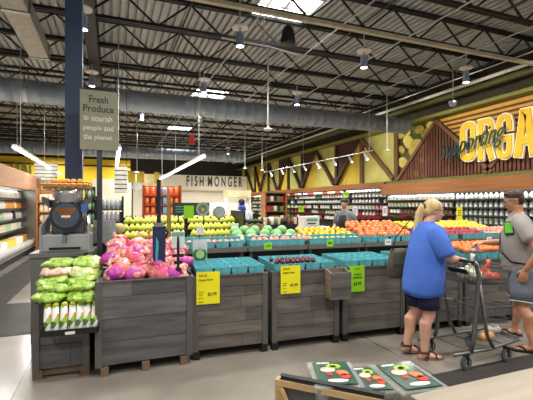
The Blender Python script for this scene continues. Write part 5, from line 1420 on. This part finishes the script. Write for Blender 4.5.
for x in (-.3,-.05,.2,.45): mb.rod((x,-hw+.02,.172), (x,hw-.02,.172), .006, 5)
mb.build('bottom_rack', wm_, cart)
MB().prism([(-.22,-.12,.95), (-.19,-.12,.9), (-.19,.12,.9), (-.22,.12,.95)], (.012,0,.004)).build('child_seat_flap', cb_, cart)
for x, y in ((-.34,-hw),(-.34,hw),(.22,-hw+.01),(.22,hw-.01)):
    w_ = MB().tube([(x,y-.014,.066), (x,y+.014,.066)], .066, 20).build('wheel', mat('wheel_grey_rubber', (96,96,98), .6), cart, bevel=.006)
    MB().tube([(x,y-.017,.066), (x,y+.017,.066)], .036, 16).build('hub', mat('wheel_hub', (170,170,170), .4, .3), w_)
    f = MB()
    for s in (-1,1): f.bar((x,y+s*.022,.05), (x+.0,y+s*.022,.14), .004, .03)
    f.box((x,y,.143), (.05,.05,.012)); f.build('caster_fork', cb_, cart)
CL, CR = V((3.56,3.06,0)), Matrix.Rotation(R(-1), 3, 'Z')
def incart(x, y, z): return CL+CR @ V((x,y,z))
# goods in the cart
def lumpy_bag(name, label, cat, loc, m, parts, neck=None, rz=0, necks=None):
    t = thing(name, label, cat, loc, rz); mb = MB()
    for c, r in parts: mb.ball(c, r, 12, 8)
    mb.build('bag_body', m, t, True, remesh=.012, smoothit=2)
    if necks: MB().tube(necks, [.03,.014,.028], 8).build('bag_neck', m, t, True)
    return t
lumpy_bag('cauliflower_bag', 'white bag of cauliflower in the handle end of the upper cart basket', 'vegetable bag', incart(-.04,-.02,.815), mat('cauliflower_white', (232,228,206), .6, 0, .15, 20, .3, rgb2=(190,200,160)), [((0,0,.07),.07), ((.06,.05,.07),.065), ((-.05,.06,.07),.06), ((.02,-.06,.06),.06), ((0,.02,.11),.05)], necks=[(0,0,.13),(0,.01,.165),(.01,.02,.19)])
lumpy_bag('pepper_bag', 'bag of red peppers in the front of the upper cart basket', 'vegetable bag', incart(.2,-.02,.79), mat('red_pepper_bag', (204,40,34), .3, 0, .15, 12, .1, rgb2=(230,120,90), coat=.3), [((0,0,.055),.05), ((.06,.05,.055),.05), ((-.06,.06,.055),.05), ((.03,-.07,.055),.05), ((-.05,-.05,.06),.05), ((0,.02,.12),.05)], necks=[(0,0,.15),(.01,0,.19),(.03,.01,.22)])
lumpy_bag('mushroom_bag', 'pale plastic bag standing in the middle of the upper cart basket', 'vegetable bag', incart(.10,.08,.80), mat('pale_plastic_bag', (226,220,210), .3, 0, .15, 10, .2, rgb2=(180,176,150), coat=.3), [((0,0,.07),.065), ((.02,.05,.07),.06), ((0,-.04,.09),.055), ((.02,0,.15),.05)], necks=[(0,0,.18),(0,.01,.23),(.02,.01,.27)])
lumpy_bag('greens_bag', 'dark leafy greens lying low in the upper cart basket', 'vegetable bag', incart(-.06,-.135,.805), mat('dark_leaf_bag', (56,66,40), .5, 0, .2, 16, .3, rgb2=(110,80,60)), [((0,0,.04),(.08,.04,.04)), ((.07,0,.04),(.06,.04,.035))])
lumpy_bag('orange_bag', 'net of peach coloured fruit on the bottom rack of the cart', 'fruit bag', incart(.10,-.10,.18), mat('peach_net', (226,168,110), .5, 0, .15, 14, .2, rgb2=(190,140,90)), [((0,0,.045),.045), ((.07,.02,.045),.045), ((-.06,.02,.045),.045), ((.02,.06,.05),.045)])
lumpy_bag('snack_pack', 'pale striped packet on the front of the bottom cart rack', 'packet', incart(.30,.0,.20), bands('striped_packet', [(214,206,204), (160,96,80), (196,180,190), (150,176,168)], scale=26), [((0,0,.05),(.11,.07,.05)), ((.05,.04,.055),(.09,.06,.05))])

# ================================================================== FOREGROUND DISPLAY
TH = .86
def fg(px, py, h): 
    z = F*(EYE-h)/(py-204); return at(px, py, z)
A_ = fg(278,375.5,TH); B_ = fg(404,399.5,TH)
YB = (fg(430,388,TH).y+fg(533,369.6,TH).y)/2
d = (B_-A_); d.z = 0; d *= (A_.y-YB-.035)/(-d.y) if d.y < 0 else 1; nrm = V((-d.y, d.x, 0)).normalized()
if nrm.dot(V((1,1,0))) < 0: nrm = -nrm
t = thing('foreground_bin', 'angled pine and grey display bin with black rubber rim below the salad packs', 'display bin', (A_.x,A_.y,0))
o0 = V((A_.x,A_.y,0)); dn = d.normalized(); L2 = d.length
def q(s_, n_, z): return dn*s_+nrm*n_+V((0,0,z))
MB().prism([q(0,0,0), q(L2,0,0), q(L2,.02,0), q(0,.02,0)], (0,0,TH-.035)).build('front_panel', PLANKD, t)
MB().prism([q(-.01,-.012,TH-.04), q(L2,-.012,TH-.04), q(L2,.03,TH-.04), q(-.01,.03,TH-.04)], (0,0,.026)).build('pine_rail', PINE, t)
MB().prism([q(.012,.0,TH-.013), q(L2,.0,TH-.013), q(L2,.022,TH-.013), q(.012,.022,TH-.013)], (0,0,.016)).build('rubber_rim', BLACK, t, bevel=.004)
MB().prism([q(-.01,-.01,0), q(.025,-.01,0), q(.025,.03,0), q(-.01,.03,0)], (0,0,TH-.04)).build('corner_post', PINE, t)
MB().bar(q(.02,-.012,TH-.05), q(.19,-.012,.45), .016, .03).build('brace', PINE, t)
MB().prism([q(.0,.03,0), q(.0,.2,0), q(.02,.2,0), q(.02,.03,0)], (0,0,TH-.36)).build('side_panel', PLANKD, t)
L0 = lambda x, y: V((x,y,TH-.09))-o0
MB().prism([q(.02,.03,TH-.09), q(L2,.03,TH-.09), *[fg(x_, y_, TH-.09)-o0 for x_, y_ in ((434,388),(410,367),(314,367))]], (0,0,.02)).build('deck', mat('display_deck', (120,112,100), .6), t)
# near table
a, b = fg(430,388,TH), fg(533,369.6,TH)
yb = (a.y+b.y)/2
tt = thing('near_table', 'pale grey wooden table top in the near corner beside the salad packs', 'table', (1.9,yb-.42,0))
tw = mat('bleached_wood', (168,157,140), .55, 0, .12, 3, .05, rgb2=(146,134,117), stretch=(.4,4,1))
MB().bb((-.80,-.36,TH-.03), (.9,.42,TH)).build('top', tw, tt, bevel=.004)
for sx in (-.7,.8):
    for sy in (-.3,.34): MB().bb((sx-.03,sy-.03,0), (sx+.03,sy+.03,TH-.03)).build('leg', tw, tt)
# salad packs: clear boxes with a dark green printed sleeve
lg = mat('salad_sleeve_green', (16,74,56), .35, 0, .1, 6, coat=.3)
prm = {k: mat('print_'+k, v, .5, 0, .15, 16, rgb2=w_) for k, v, w_ in (('lime',(196,214,40),(120,170,50)), ('cream',(236,226,206),(226,170,150)), ('amber',(226,130,40),(120,70,40)), ('tomato',(222,50,40),(170,30,30)), ('pale',(244,240,232),(230,226,214)))}
greens = mat('salad_greens', (120,120,70), .5, 0, .25, 26, .5, rgb2=(96,62,48)); clearb = mat('clear_salad_box', (225,232,230), .08, 0, .02, alpha=.28)
def salad(label, corners, h=.07):
    """corners: four pixels of the sleeve top (far-near of the aisle side, then the other side)"""
    P4 = [fg(x, y, TH-.07+h) for x, y in corners]
    c = sum(P4, V((0,0,0)))/4; ux = ((P4[1]-P4[0])+(P4[2]-P4[3]))/2; uy = ((P4[0]-P4[3])+(P4[1]-P4[2]))/2
    w, l = ux.length/2, uy.length/2; t = thing('salad_pack', label, 'salad pack', (c.x,c.y,TH-.07), math.atan2(ux.y, ux.x), 'salad packs on the near bin')
    MB().box((0,0,h/2-.002), (2.7*w,2.3*l,h-.006), taper=.9).build('clear_box', clearb, t, bevel=.008)
    MB().box((0,0,h*.42), (2.5*w,2.15*l,h*.6), taper=.9).build('leaves', greens, t, bevel=.01)
    MB().box((0,0,h), (2*w,2*l,.004)).build('sleeve', lg, t)
    def blot(x, y, rx, ry, k): MB().tube([(x*w,y*l,h+.002), (x*w,y*l,h+.0045)], [(rx*w,ry*l)]*2, 18, (1,0,0)).build('print_patch', prm[k], t)
    blot(.1,.48,.42,.2,'lime'); blot(-.30,.18,.42,.22,'cream'); blot(.42,-.12,.36,.24,'amber'); blot(.5,-.42,.3,.2,'tomato'); blot(-.3,-.22,.18,.12,'tomato'); blot(.0,-.76,.55,.12,'pale')
    blot(.1,.48,.2,.1,'lime')
    for i in range(6): MB().box((-.75*w+.13*w*i,.8*l,h+.003), (.08*w,.14*l*(1 if i % 2 else .8),.002)).build('print_letter', prm['pale'], t)
salad('salad pack nearest the pine corner of the bin', [(311,362.5), (339,361.5), (366,384), (322,384)])
salad('middle salad pack, lying lower between its two neighbours', [(350,368), (371,367), (398,389), (365,390)], .055)
salad('salad pack nearest the feet of the woman in blue', [(379,364), (412,362), (438,385), (402,391)])

# ================================================================== CAMERA, WORLD, VIEW
cam = bpy.data.cameras.new('camera'); co = bpy.data.objects.new('camera', cam); COL.objects.link(co)
cam.sensor_width = 36; cam.lens = F/533*36; cam.shift_y = 4/533; cam.clip_start = .05; cam.clip_end = 200
co.location = (0,0,EYE); co.rotation_euler = (PI/2, 0, -ANG); SC.camera = co
w = bpy.data.worlds.new('world'); SC.world = w; w.use_nodes = True
bg = w.node_tree.nodes['Background']; bg.inputs[0].default_value = (1,.97,.93,1); bg.inputs[1].default_value = .36
vs = SC.view_settings; vs.view_transform = 'Standard'; vs.look = 'None'; vs.gamma = 1; vs.exposure = .3; vs.use_curve_mapping = False
